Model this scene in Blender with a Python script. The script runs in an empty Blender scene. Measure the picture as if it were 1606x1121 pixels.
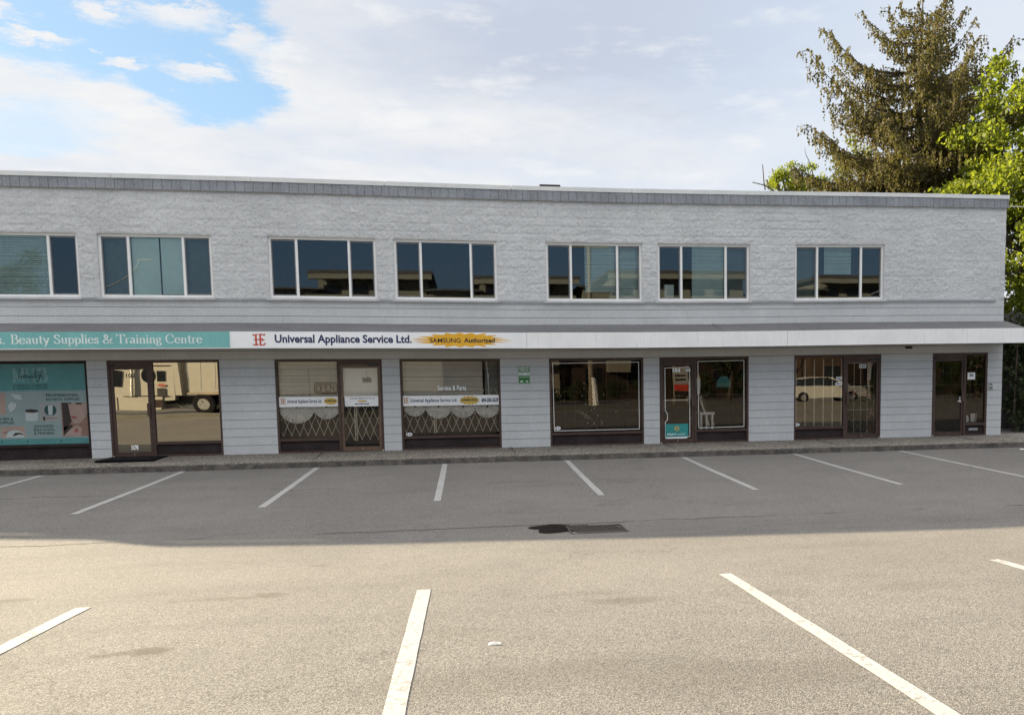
import bpy, math, random
import numpy as np
from mathutils import Vector, Matrix
R = math.radians
random.seed(7); rng = np.random.default_rng(7)
scene = bpy.context.scene
col = scene.collection

# ------------------------------------------------------------------ camera
CF, CPX, CPY, YAW, PITCH, ROLL, CH, CD = 1375.37, 976.33, 709.03, .17408, .08862, -.01192, 1.76118, 21.77221
PW, PH = 1606.0, 1121.0
_f = Vector((math.sin(YAW)*math.cos(PITCH), math.cos(YAW)*math.cos(PITCH), -math.sin(PITCH)))
_r = Vector((math.cos(YAW), -math.sin(YAW), 0))
_u = _r.cross(_f)
C_R = math.cos(ROLL)*_r + math.sin(ROLL)*_u
C_U = -math.sin(ROLL)*_r + math.cos(ROLL)*_u
C_F = _f
cam_data = bpy.data.cameras.new('camera')
cam = bpy.data.objects.new('camera', cam_data); col.objects.link(cam)
cam.matrix_world = Matrix(((C_R.x, C_U.x, -C_F.x, 0), (C_R.y, C_U.y, -C_F.y, -CD), (C_R.z, C_U.z, -C_F.z, CH), (0, 0, 0, 1)))
cam_data.sensor_width = 36; cam_data.lens = CF/PW*36
cam_data.shift_x = -(CPX-PW/2)/PW; cam_data.shift_y = (CPY-PH/2)/PW
cam_data.clip_start = .1; cam_data.clip_end = 3000
scene.camera = cam

SAGX = [-40, -12, -4.4, 1.1, 4.0, 7.2, 10.8, 14.4, 40]; SAGZ = [.02, .02, .012, -.038, -.042, -.022, .018, .04, .04]
def sag(x, z): return np.interp(x, SAGX, SAGZ)*np.clip(np.asarray(z)/3.0, 0, 1)      # the old building has settled a little in the middle
def at(u, v, Y=0.0):
    "the point of the vertical plane y = Y that the photograph shows at pixel u, v (before the building settles)"
    d = (u-CPX)/CF*C_R - (v-CPY)/CF*C_U + C_F
    t = (Y+CD)/d.y
    z = d.z*t+CH
    if -1.5 < Y < 3: z = z-float(sag(d.x*t, z))
    return Vector((d.x*t, Y, z))

# ------------------------------------------------------------------ world and sun
SUN_EL = R(17.55); SUN_AZ = R(-56.1)           # azimuth from +Y towards +X
EXPOSURE = 2.0
scene.view_settings.view_transform = 'Standard'; scene.view_settings.look = 'None'
scene.view_settings.gamma = 1; scene.view_settings.exposure = EXPOSURE

class NT:
    def __init__(s, tree): s.t = tree; s.n = tree.nodes; s.l = tree.links
    def node(s, typ, **kw):
        n = s.n.new(typ)
        for k, v in kw.items(): setattr(n, k, v)
        return n
    def put(s, sock, v):
        if hasattr(v, 'is_linked') or isinstance(v, bpy.types.NodeSocket): s.l.new(v, sock)
        elif v is not None:
            if isinstance(v, (tuple, list)) and len(v) == 3 and sock.type == 'RGBA': v = (*v, 1)
            sock.default_value = v
    def math(s, op, a, b=None, c=None, clamp=False):
        n = s.node('ShaderNodeMath', operation=op, use_clamp=clamp)
        s.put(n.inputs[0], a)
        if b is not None: s.put(n.inputs[1], b)
        if c is not None: s.put(n.inputs[2], c)
        return n.outputs[0]
    def mix(s, fac, a, b, blend='MIX'):
        n = s.node('ShaderNodeMix', data_type='RGBA', blend_type=blend, clamp_factor=True)
        s.put(n.inputs[0], fac); s.put(n.inputs[6], a); s.put(n.inputs[7], b)
        return n.outputs[2]
    def noise(s, vec, scale, detail=4, rough=.55, dist=0.0, color=False):
        n = s.node('ShaderNodeTexNoise')
        if vec is not None: s.l.new(vec, n.inputs['Vector'])
        n.inputs['Scale'].default_value = scale; n.inputs['Detail'].default_value = detail
        n.inputs['Roughness'].default_value = rough; n.inputs['Distortion'].default_value = dist
        return n.outputs['Color' if color else 'Fac']
    def ramp(s, v, lo, hi, a=0.0, b=1.0, smooth=True):
        n = s.node('ShaderNodeMapRange', interpolation_type='SMOOTHSTEP' if smooth else 'LINEAR')
        s.put(n.inputs[0], v)
        for i, x in enumerate((lo, hi, a, b)): n.inputs[i+1].default_value = x
        return n.outputs[0]
    def comb(s, x, y, z=0.0):
        n = s.node('ShaderNodeCombineXYZ')
        for i, v in enumerate((x, y, z)): s.put(n.inputs[i], v)
        return n.outputs[0]
    def sep(s, v):
        n = s.node('ShaderNodeSeparateXYZ'); s.l.new(v, n.inputs[0]); return n.outputs

world = bpy.data.worlds.new('World'); scene.world = world; world.use_nodes = True
w = NT(world.node_tree)
bgn = w.n['Background']
sky = w.node('ShaderNodeTexSky', sky_type='NISHITA', sun_disc=False)
sky.sun_elevation = SUN_EL; sky.sun_rotation = SUN_AZ; sky.air_density = 1.0; sky.dust_density = .6; sky.ozone_density = 1.2
tc = w.node('ShaderNodeTexCoord')
dx, dy, dz = w.sep(tc.outputs['Generated'])
azn = w.math('MULTIPLY', w.math('ARCTAN2', dx, dy), 57.2958)
eln = w.math('MULTIPLY', w.math('ARCSINE', dz), 57.2958)
cv = w.comb(w.math('MULTIPLY', azn, .055), w.math('MULTIPLY', eln, .17))
d1 = w.math('SUBTRACT', w.noise(cv, 2.2, 7, .62), .5)
d2 = w.math('SUBTRACT', w.noise(w.comb(w.math('MULTIPLY', azn, .055), w.math('MULTIPLY', eln, .17), 7.3), 1.6, 6, .6), .5)
d3 = w.math('SUBTRACT', w.noise(w.comb(w.math('MULTIPLY', azn, .22), w.math('MULTIPLY', eln, .6), 3.1), 1.6, 8, .68), .5)
d4 = w.math('SUBTRACT', w.noise(w.comb(w.math('MULTIPLY', azn, .30), w.math('MULTIPLY', eln, .9), 11.1), 1.8, 8, .7), .5)
def ell(a, e, ra, re, edge, k=1.0):
    x = w.math('DIVIDE', w.math('ADD', w.math('SUBTRACT', azn, a), w.math('ADD', w.math('MULTIPLY', d1, 6.0*k), w.math('MULTIPLY', d3, 3.5))), ra)
    y = w.math('DIVIDE', w.math('ADD', w.math('SUBTRACT', eln, e), w.math('ADD', w.math('MULTIPLY', d2, 5.0*k), w.math('MULTIPLY', d4, 2.0))), re)
    r = w.math('SQRT', w.math('ADD', w.math('MULTIPLY', x, x), w.math('MULTIPLY', y, y)))
    return w.ramp(r, 1+edge, 1-edge)
blue = w.math('MAXIMUM', ell(-19.4, 21.6, 8.6, 5.9, .1), ell(-14.2, 16.4, 4.0, 2.0, .22))
blue = w.math('MAXIMUM', blue, w.math('MULTIPLY', ell(-23.6, 13.3, 3.4, 1.2, .6, 1.3), .55))
# small wisps of cloud inside the blue gap
wisp = w.noise(w.comb(w.math('MULTIPLY', azn, .16), w.math('MULTIPLY', eln, .55), 2.0), 2.0, 7, .62)
def puff(a, e, ra, re):
    x = w.math('DIVIDE', w.math('ADD', w.math('SUBTRACT', azn, a), w.math('MULTIPLY', d3, 5.5)), ra)
    y = w.math('DIVIDE', w.math('ADD', w.math('SUBTRACT', eln, e), w.math('MULTIPLY', d4, 2.6)), re)
    r = w.math('SQRT', w.math('ADD', w.math('MULTIPLY', x, x), w.math('MULTIPLY', y, y)))
    return w.ramp(w.math('ADD', r, w.math('MULTIPLY', d4, 1.6)), 1.35, .35)
pf = puff(-14.9, 17.1, 1.9, .55)
for p_ in ((-15.6, 19.7, 2.6, .75), (-19.3, 19.3, 1.3, .7), (-22.6, 17.6, 1.6, .35), (-24.2, 18.6, 1.0, .4), (-12.4, 18.9, 1.4, .7), (-18.4, 17.0, 1.2, .3)):
    pf = w.math('MAXIMUM', pf, puff(*p_))
wm = w.math('MAXIMUM', w.math('MULTIPLY', pf, .95), w.math('MULTIPLY', w.ramp(wisp, .58, .78), .6))
blue = w.math('MULTIPLY', blue, w.math('SUBTRACT', 1.0, wm))
# the half of the sky behind the camera is mostly clear
south = w.ramp(w.math('ABSOLUTE', azn), 62, 105)
sb = w.math('MULTIPLY', south, w.ramp(eln, 14, 34, 1.0, .0))
blue = w.math('MAXIMUM', blue, sb)
lump = w.noise(cv, .95, 6, .58)
fine = w.noise(cv, 3.5, 6, .6)
lump2 = w.noise(w.comb(w.math('MULTIPLY', azn, .05), w.math('MULTIPLY', eln, .26), 4.4), 1.5, 7, .62)
cl = w.mix(w.ramp(lump, .36, .62), (3.80, 4.02, 4.40), (4.60, 4.58, 4.56))
cl = w.mix(w.math('MULTIPLY', w.ramp(fine, .4, .66), .4), cl, (4.72, 4.72, 4.72))
cl = w.mix(w.math('MULTIPLY', ell(10.5, 21.5, 17, 5.4, .55, 1.2), .95), cl, (2.84, 3.16, 3.80))
cl = w.mix(w.math('MULTIPLY', ell(31, 17.0, 16, 10.5, .5, 1.0), .6), cl, (3.28, 3.80, 4.56))
cl = w.mix(w.math('MULTIPLY', ell(4.0, 13.3, 9, 1.0, .6, .8), .35), cl, (3.44, 3.68, 4.16))
cl = w.mix(w.math('MULTIPLY', w.ramp(lump2, .50, .66), .32), cl, (3.5, 3.95, 4.6))
cl = w.mix(w.math('MULTIPLY', w.ramp(w.noise(cv, 2.6, 7, .6), .52, .7), .5), cl, (4.85, 4.85, 4.82))
over = w.ramp(eln, 24, 40)
cl = w.mix(over, cl, (8.3, 8.2, 8.1))
# clear air: the sky texture, lightened by thin veil
clear = w.mix(.62, sky.outputs[0], (1.85, 3.08, 4.4))
clear = w.mix(south, clear, w.mix(.25, (1.35, 2.25, 3.6), sky.outputs[0]))
w.put(bgn.inputs[0], w.mix(blue, cl, clear))
bgn.inputs[1].default_value = .0500

sun_d = bpy.data.lights.new('sun', 'SUN'); sun = bpy.data.objects.new('sun', sun_d); col.objects.link(sun)
sun_d.energy = 5.0; sun_d.angle = R(.5); sun_d.color = (1.0, .85, .585)
sdir = Vector((math.sin(SUN_AZ)*math.cos(SUN_EL), math.cos(SUN_AZ)*math.cos(SUN_EL), math.sin(SUN_EL)))
sun.rotation_euler = sdir.to_track_quat('Z', 'Y').to_euler()
sun.location = sdir*60

# ------------------------------------------------------------------ materials
M = {}
def principled(name, color=(.5, .5, .5), rough=.6, metal=0.0, spec=.5):
    m = bpy.data.materials.new(name); m.use_nodes = True
    t = NT(m.node_tree); b = t.n['Principled BSDF']
    t.put(b.inputs['Base Color'], tuple(color)); b.inputs['Roughness'].default_value = rough
    b.inputs['Metallic'].default_value = metal; b.inputs['Specular IOR Level'].default_value = spec
    M[name] = m
    return m, t, b
def pos(t):
    return t.node('ShaderNodeNewGeometry').outputs['Position']
def vary(name, color, rough=.6, amt=.18, scale=3.0, fine=40.0, famt=.1, metal=0.0, spec=.5, bump=0.0, bscale=60., hue=None, streak=0.0):
    m, t, b = principled(name, color, rough, metal, spec)
    P = pos(t)
    dark = tuple(c*(1-amt) for c in color); lite = tuple(min(1, c*(1+amt)) for c in color)
    if hue: dark = tuple(hue)
    c = t.mix(t.ramp(t.noise(P, scale, 5, .6), .3, .7), dark, lite)
    if famt: c = t.mix(famt, c, t.mix(t.ramp(t.noise(P, fine, 3, .6), .3, .7), (0, 0, 0), (1, 1, 1)), 'OVERLAY')
    if streak:
        x, y, z = t.sep(P)
        s = t.noise(t.comb(t.math('MULTIPLY', x, 14.0), t.math('MULTIPLY', y, 3.0), t.math('MULTIPLY', z, 1.2)), 1.0, 4, .6)
        c = t.mix(t.math('MULTIPLY', t.ramp(s, .5, .75), streak), c, tuple(k*.55 for k in color))
    t.put(b.inputs['Base Color'], c)
    t.put(b.inputs['Roughness'], t.ramp(t.noise(P, scale*3, 3), .3, .7, max(.02, rough-.07), min(1, rough+.07)))
    if bump:
        bn = t.node('ShaderNodeBump'); bn.inputs['Strength'].default_value = bump; bn.inputs['Distance'].default_value = .01
        t.put(bn.inputs['Height'], t.noise(P, bscale, 4, .6)); t.put(b.inputs['Normal'], bn.outputs[0])
    return m

vary('white_metal', (.74, .74, .73), .45, .05, 2, 60, .04, streak=.12)
vary('vinyl_white', (.86, .845, .82), .4, .04, 3, 50, .05, streak=.12)
vary('vinyl_grey', (.20, .20, .21), .5, .1)
vary('shingle', (.28, .295, .32), .75, .14, 1.3, 30, .25, bump=.3, streak=.3)
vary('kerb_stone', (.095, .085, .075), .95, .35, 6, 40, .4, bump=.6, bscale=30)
vary('joint_dark', (.26, .265, .27), .9, .15)  # dark mortar colour, also the backing between the shingles
vary('poster_teal', (.075, .245, .24), .5, .06)
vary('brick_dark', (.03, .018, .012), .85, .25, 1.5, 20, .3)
vary('pavement', (.12, .115, .10), .9, .15)
vary('flashing', (.43, .44, .46), .5, .12, 2, 30, .1)
vary('fascia', (.89, .88, .865), .45, .05, 1.2, 40, .05, streak=.28)
vary('soffit', (.10, .085, .08), .8, .1)
vary('membrane', (.135, .133, .14), .85, .1, .9, 40, .2, streak=.0)
vary('bronze', (.066, .036, .027), .55, .18, 4, 60, .12)
vary('bronze_light', (.13, .080, .055), .42, .18, 4, 60, .12)
vary('kick', (.036, .026, .026), .85, .2, 3, 60, .15, spec=.2)
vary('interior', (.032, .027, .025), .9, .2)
vary('interior_pale', (.32, .31, .29), .9, .1)
vary('blind', (.74, .71, .66), .6, .05)
vary('blind_cool', (.72, .78, .76), .6, .05)
vary('blind_dark', (.13, .15, .15), .7, .1)
vary('paper', (.90, .90, .89), .7, .03)
vary('fan_paper', (.92, .92, .90), .7, .12, 6)
vary('gate_metal', (.80, .73, .62), .45, .1)
vary('steel', (.5, .5, .5), .3, .1, metal=.8)
vary('black', (.018, .018, .02), .5, .2)
vary('rubber', (.012, .012, .014), .95, .2, spec=.1)
vary('teal_sign', (.19, .48, .46), .45, .06, 1.5, 30, .06, streak=.25)
vary('teal', (.03, .27, .26), .5, .1)
vary('white_sign', (.92, .92, .925), .4, .04, 1.5, 30, .04, streak=.12)
vary('letter_white', (.78, .84, .82), .5, .04)
vary('letter_white_faint', (.17, .34, .33), .5, .04)
vary('navy', (.018, .02, .10), .5, .1)
vary('red', (.58, .06, .035), .5, .1)
vary('orange', (.80, .42, .02), .5, .08)
vary('gold', (.62, .42, .08), .5, .1)
vary('letter_black', (.02, .02, .022), .5, .1)
vary('letter_teal', (.010, .055, .058), .5, .1)
vary('sign_green', (.035, .20, .045), .5, .1)
vary('tape', (.90, .88, .84), .4, .05)
vary('skin', (.25, .14, .11), .6, .08)
vary('skin_pale', (.36, .255, .215), .6, .08)
vary('hair', (.03, .018, .014), .6, .1)
vary('lip', (.30, .08, .07), .6, .1)
vary('poster_pale', (.24, .31, .31), .6, .04)
vary('poster_light', (.42, .47, .47), .6, .05)
vary('poster_grey', (.30, .31, .30), .6, .05)
vary('bark', (.075, .055, .04), .9, .3, 5, 30, .3, bump=.6, bscale=20)
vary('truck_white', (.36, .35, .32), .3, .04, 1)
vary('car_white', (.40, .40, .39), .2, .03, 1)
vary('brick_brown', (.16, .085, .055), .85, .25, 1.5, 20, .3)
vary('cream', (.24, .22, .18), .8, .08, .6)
vary('roof_dark', (.08, .07, .065), .8, .2)
vary('wood', (.26, .22, .17), .7, .15)
vary('grate_iron', (.036, .028, .024), .7, .3, 12, 60, .3)
vary('terracotta', (.42, .17, .08), .7, .15)
vary('petal', (.80, .45, .36), .6, .25, 20)
vary('dark_glass', (.01, .012, .015), .08, .1)
vary('wet', (.013, .011, .010), .9, .2, spec=.05)
vary('litter', (.80, .79, .75), .7, .05)

# painted blockwork
def wall_paint(name, color, joints, bst=.3):
    m, t, b = principled(name, color, .72)
    P = pos(t); x, y, z = t.sep(P)
    c = t.mix(t.ramp(t.noise(P, .55, 6, .65), .32, .68), tuple(k*.93 for k in color), tuple(k*1.05 for k in color))
    bn_ = t.node('ShaderNodeTexBrick'); bn_.offset = .5
    t.l.new(t.comb(x, t.math('ADD', z, .0)), bn_.inputs['Vector'])
    bn_.inputs['Scale'].default_value = 1; bn_.inputs['Brick Width'].default_value = .4; bn_.inputs['Row Height'].default_value = .2
    bn_.inputs['Mortar Size'].default_value = .007
    for i, v in enumerate(((.42, .42, .42, 1), (.58, .58, .58, 1), (.22, .22, .22, 1))): bn_.inputs[i+1].default_value = v
    c = t.mix(joints, c, bn_.outputs['Color'], 'OVERLAY')
    st = t.noise(t.comb(t.math('MULTIPLY', x, 9.0), 0.0, t.math('MULTIPLY', z, .8)), 1, 5, .65)
    c = t.mix(t.math('MULTIPLY', t.ramp(st, .55, .8), .28), c, tuple(k*.62 for k in color))
    gr = t.math('MULTIPLY', t.ramp(t.noise(P, 2.1, 6, .7), .56, .74), .16)
    c = t.mix(gr, c, (color[0]*.62, color[1]*.60, color[2]*.56))
    c = t.mix(.22, c, t.mix(t.ramp(t.noise(P, 48, 4, .7), .3, .7), (0, 0, 0), (1, 1, 1)), 'OVERLAY')
    sc2 = t.math('MULTIPLY', t.ramp(t.noise(P, 1.1, 3, .6), .56, .66), t.ramp(t.noise(P, 11, 4, .7), .52, .62))
    c = t.mix(t.math('MULTIPLY', sc2, .35), c, (.72, .73, .73))
    t.put(b.inputs['Base Color'], c)
    bu = t.node('ShaderNodeBump'); bu.inputs['Strength'].default_value = bst; bu.inputs['Distance'].default_value = .012
    t.put(bu.inputs['Height'], t.noise(P, 38, 6, .72)); t.put(b.inputs['Normal'], bu.outputs[0])
wall_paint('wall_split', (.60, .606, .608), .34, 1.0)
wall_paint('wall_smooth', (.568, .576, .58), .12)

# asphalt with aggregate grain, repairs and oil spots
def ground_pt(u, v, z=-.2):
    d = (u-CPX)/CF*C_R - (v-CPY)/CF*C_U + C_F
    tt = (z-CH)/d.z
    return d.x*tt, -CD+d.y*tt
def asphalt():
    m, t, b = principled('asphalt', (.2, .2, .2), .88, spec=.3)
    P = pos(t); x, y, z = t.sep(P)
    big = t.noise(P, .28, 6, .6); med = t.noise(P, 1.5, 6, .68)
    c = t.mix(t.ramp(big, .3, .7), (.143, .135, .128), (.169, .160, .152))
    c = t.mix(t.math('MULTIPLY', t.ramp(med, .46, .74), .40), c, (.106, .102, .098))
    band = t.noise(t.comb(t.math('MULTIPLY', x, .25), t.math('MULTIPLY', y, 2.2), 0.0), 1, 5, .6)
    c = t.mix(t.math('MULTIPLY', t.ramp(band, .45, .75), .30), c, (.176, .167, .155))
    vo = t.node('ShaderNodeTexVoronoi'); vo.inputs['Scale'].default_value = 130; t.l.new(P, vo.inputs['Vector'])
    vb = t.node('ShaderNodeRGBToBW'); t.l.new(vo.outputs['Color'], vb.inputs[0])
    g = t.ramp(vb.outputs[0], .2, .8, .0, 1.0, False)
    c = t.mix(.62, c, t.mix(g, (.14, .14, .14), (.86, .85, .83)), 'OVERLAY')
    g2 = t.noise(P, 62, 5, .8)
    c = t.mix(.5, c, t.mix(t.ramp(g2, .3, .7), (.15, .15, .15), (.85, .85, .85)), 'OVERLAY')
    # oil and tar spots, each at its own place on the lot
    dn = t.math('SUBTRACT', t.noise(P, 3.5, 5, .7), .5); dn2 = t.math('SUBTRACT', t.noise(P, 9, 4, .7), .5)
    spots = [((236, 1036), .22, .10, .75), ((188, 1040), .15, .06, .6), ((160, 1044), .14, .05, .55), ((424, 931), .25, .12, .5), ((345, 938), .5, .10, .45),
             ((500, 870), .16, .06, .45), ((985, 948), .45, .12, .5), ((915, 935), .6, .1, .25), ((820, 1090), 1.5, .28, .35), ((1170, 1090), 1.3, .3, .3),
             ((700, 1005), .5, .15, .2), ((14, 936), .3, .1, .5), ((1440, 925), .7, .2, .22), ((1100, 1075), .4, .15, .3)]
    mask = None
    for (uv, ra, rb, k) in spots:
        ra *= .7; rb *= .7; k = k*1.1 if ra < .3 else k*.8
        X, Y = ground_pt(uv[0], uv[1], -.1)
        ax = t.math('DIVIDE', t.math('ADD', t.math('SUBTRACT', x, X), t.math('MULTIPLY', dn, ra*1.6)), ra)
        ay = t.math('DIVIDE', t.math('ADD', t.math('SUBTRACT', y, Y), t.math('MULTIPLY', dn2, rb*2.4)), rb*1.6)
        rr = t.math('SQRT', t.math('ADD', t.math('MULTIPLY', ax, ax), t.math('MULTIPLY', ay, ay)))
        mk = t.math('MULTIPLY', t.ramp(rr, 1.25, .5), k)
        mask = mk if mask is None else t.math('MAXIMUM', mask, mk)
    mask = t.math('MULTIPLY', mask, t.ramp(g2, .25, .6, .45, 1.0))
    c = t.mix(mask, c, (.065, .055, .045))
    # paving seam and hairline cracks across the lot near the drain
    cy = t.math('ADD', t.math('ADD', y, 9.72), t.math('MULTIPLY', t.math('SUBTRACT', t.noise(t.comb(x, 0.0, 0.0), .9, 6, .7), .5), .55))
    cr = t.math('MULTIPLY', t.ramp(t.math('ABSOLUTE', cy), .06, .015), t.ramp(t.noise(P, .6, 3), .40, .52))
    cy2 = t.math('ADD', t.math('ADD', y, 5.2), t.math('MULTIPLY', t.math('SUBTRACT', t.noise(t.comb(x, 4.0, 0.0), .5, 7, .75), .5), 2.2))
    cr = t.math('MAXIMUM', cr, t.math('MULTIPLY', t.ramp(t.math('ABSOLUTE', cy2), .045, .01), t.ramp(t.noise(P, .4, 3), .50, .60)))
    vc = t.node('ShaderNodeTexVoronoi', feature='DISTANCE_TO_EDGE'); vc.inputs['Scale'].default_value = .16
    t.l.new(t.comb(t.math('ADD', x, t.math('MULTIPLY', t.math('SUBTRACT', t.noise(P, 1.1, 6, .7), .5), 2.4)), t.math('ADD', y, t.math('MULTIPLY', t.math('SUBTRACT', t.noise(P, 1.3, 6, .7), .5), 2.4)), 0.0), vc.inputs['Vector'])
    cr = t.math('MAXIMUM', cr, t.math('MULTIPLY', t.math('MULTIPLY', t.ramp(vc.outputs['Distance'], .0042, .0012), t.ramp(t.noise(P, .33, 3), .50, .56)), .55))
    lane = t.noise(t.comb(t.math('MULTIPLY', x, .12), t.math('MULTIPLY', y, 1.1), 5.0), 1, 5, .65)
    c = t.mix(t.math('MULTIPLY', t.ramp(lane, .5, .72), .22), c, (.075, .073, .072))
    c = t.mix(t.math('MULTIPLY', cr, .8), c, (.035, .032, .030))
    t.put(b.inputs['Base Color'], c)
    bu = t.node('ShaderNodeBump'); bu.inputs['Strength'].default_value = .6; bu.inputs['Distance'].default_value = .004
    t.put(bu.inputs['Height'], t.math('ADD', vo.outputs['Distance'], t.math('MULTIPLY', g2, 1.2))); t.put(b.inputs['Normal'], bu.outputs[0])
asphalt()

def aggregate():
    m, t, b = principled('aggregate', (.15, .13, .11), .9, spec=.3)
    P = pos(t)
    vo = t.node('ShaderNodeTexVoronoi'); vo.inputs['Scale'].default_value = 60; t.l.new(P, vo.inputs['Vector'])
    vb = t.node('ShaderNodeRGBToBW'); t.l.new(vo.outputs['Color'], vb.inputs[0])
    c = t.mix(t.ramp(vb.outputs[0], .2, .85), (.09, .078, .07), (.36, .33, .29))
    c = t.mix(t.math('MULTIPLY', t.ramp(t.noise(P, 1.3, 5, .65), .4, .7), .45), c, (.08, .068, .058))
    x, y, z = t.sep(P)
    sp = t.noise(t.comb(t.math('MULTIPLY', x, 26.0), t.math('MULTIPLY', y, 5.0), z), 1, 5, .8)
    c = t.mix(.65, c, t.mix(t.ramp(sp, .3, .7), (.08, .08, .08), (.92, .91, .89)), 'OVERLAY')
    t.put(b.inputs['Base Color'], c)
    bu = t.node('ShaderNodeBump'); bu.inputs['Strength'].default_value = .4; bu.inputs['Distance'].default_value = .008
    t.put(bu.inputs['Height'], vo.outputs['Distance']); t.put(b.inputs['Normal'], bu.outputs[0])
aggregate()

def paint_line():
    m, t, b = principled('line_paint', (.7, .7, .68), .7)
    P = pos(t)
    wv = t.noise(P, 26, 5, .75); w2 = t.noise(P, 4, 4, .6)
    worn = t.ramp(t.math('ADD', wv, t.math('MULTIPLY', w2, .6)), .78, .96)
    c = t.mix(t.ramp(w2, .3, .7), (.33, .328, .325), (.40, .397, .39))
    t.put(b.inputs['Base Color'], t.mix(t.math('MULTIPLY', worn, .8), c, (.17, .16, .15)))
    bu = t.node('ShaderNodeBump'); bu.inputs['Strength'].default_value = .5; bu.inputs['Distance'].default_value = .005
    t.put(bu.inputs['Height'], wv); t.put(b.inputs['Normal'], bu.outputs[0])
paint_line()

def glass(name, tint, refl, wob=.0, wscale=2.0, gcol=(1, 1, 1)):
    m = bpy.data.materials.new(name); m.use_nodes = True; t = NT(m.node_tree)
    for n in list(t.n):
        if n.type == 'BSDF_PRINCIPLED': t.n.remove(n)
    out = [n for n in t.n if n.type == 'OUTPUT_MATERIAL'][0]
    tr = t.node('ShaderNodeBsdfTransparent'); t.put(tr.inputs[0], tint)
    gl = t.node('ShaderNodeBsdfGlossy'); t.put(gl.inputs[0], gcol); gl.inputs['Roughness'].default_value = .0
    fr = t.node('ShaderNodeFresnel'); fr.inputs[0].default_value = 1.5
    if wob:
        bu = t.node('ShaderNodeBump'); bu.inputs['Strength'].default_value = wob; bu.inputs['Distance'].default_value = .02
        t.put(bu.inputs['Height'], t.noise(pos(t), wscale, 1, .4)); t.put(gl.inputs['Normal'], bu.outputs[0])
    mx = t.node('ShaderNodeMixShader')
    t.put(mx.inputs[0], t.math('ADD', fr.outputs[0], refl, clamp=True))
    t.l.new(tr.outputs[0], mx.inputs[1]); t.l.new(gl.outputs[0], mx.inputs[2]); t.l.new(mx.outputs[0], out.inputs['Surface'])
    M[name] = m
glass('glass_teal', (.80, .89, .87), .045, .02, 1.2, (.85, .95, 1))
glass('glass_shop', (.84, .82, .78), .0, .03, 1.4)
glass('glass_dim', (.86, .83, .80), .012, .03, 1.4, (1, .94, .86))
glass('glass_mirror', (.30, .28, .25), .27, .04, 1.3, (1, .93, .78))
glass('glass_half', (.85, .81, .75), .10, .04, 1.3, (1, .92, .78))

def leaf(name, c1, c2, c3, trans, rough=.55):
    m = bpy.data.materials.new(name); m.use_nodes = True; t = NT(m.node_tree)
    b = t.n['Principled BSDF']; out = [n for n in t.n if n.type == 'OUTPUT_MATERIAL'][0]
    P = pos(t)
    c = t.mix(t.ramp(t.noise(P, .9, 3, .6), .32, .68), c1, c2)
    c = t.mix(t.ramp(t.noise(P, 9, 2, .6), .45, .72), c, c3)
    t.put(b.inputs['Base Color'], c); b.inputs['Roughness'].default_value = rough; b.inputs['Specular IOR Level'].default_value = .3
    tl = t.node('ShaderNodeBsdfTranslucent'); t.put(tl.inputs[0], t.mix(.5, c, (c2[0]*2.0, c2[1]*2.0, c2[2]*1.0)))
    mx = t.node('ShaderNodeMixShader'); mx.inputs[0].default_value = trans
    t.l.new(b.outputs[0], mx.inputs[1]); t.l.new(tl.outputs[0], mx.inputs[2]); t.l.new(mx.outputs[0], out.inputs['Surface'])
    M[name] = m
leaf('leaf_bright', (.065, .100, .010), (.15, .18, .018), (.21, .22, .035), .55)
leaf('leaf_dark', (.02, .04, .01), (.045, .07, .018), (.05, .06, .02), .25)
leaf('leaf_yellow', (.07, .085, .012), (.12, .125, .022), (.06, .085, .012), .5)
leaf('needle', (.048, .054, .016), (.088, .080, .028), (.145, .098, .052), .38, .7)
leaf('plant_leaf', (.09, .11, .05), (.16, .18, .08), (.10, .10, .05), .3)
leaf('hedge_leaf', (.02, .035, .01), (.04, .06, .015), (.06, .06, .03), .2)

# ------------------------------------------------------------------ object helpers
WP = {}          # world translation of every object
def _link(o, parent, loc):
    col.objects.link(o); loc = Vector(loc); WP[o.name] = loc
    if parent is not None:
        o.parent = parent; o.location = loc - WP[parent.name]
    else: o.location = loc
def tag(o, label=None, cat=None, group=None, kind=None):
    if label: o['label'] = label
    if cat: o['category'] = cat
    if group: o['group'] = group
    if kind: o['kind'] = kind
    return o
def empty(name, loc, label, cat, group=None, kind=None):
    o = bpy.data.objects.new(name, None); o.empty_display_size = .2
    _link(o, None, loc); return tag(o, label, cat, group, kind)
def from_arrays(name, V, Fq, mat, parent=None, smooth=False):
    V = np.asarray(V, dtype=np.float64)
    c = np.array([(V[:, 0].min()+V[:, 0].max())/2, (V[:, 1].min()+V[:, 1].max())/2, V[:, 2].min()])
    me = bpy.data.meshes.new(name)
    V2 = (V-c).astype(np.float32)
    if isinstance(Fq, np.ndarray):
        n, k = Fq.shape
        me.vertices.add(len(V2)); me.vertices.foreach_set('co', V2.ravel())
        me.loops.add(n*k); me.loops.foreach_set('vertex_index', Fq.ravel().astype(np.int32))
        me.polygons.add(n); me.polygons.foreach_set('loop_start', np.arange(0, n*k, k, dtype=np.int32))
        me.polygons.foreach_set('loop_total', np.full(n, k, dtype=np.int32))
        me.update(calc_edges=True); me.validate()
    else:
        me.from_pydata([tuple(v) for v in V2.tolist()], [], Fq); me.validate(); me.update()
    me.materials.append(M[mat])
    if smooth: me.polygons.foreach_set('use_smooth', [True]*len(me.polygons))
    o = bpy.data.objects.new(name, me); _link(o, parent, c); return o

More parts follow.
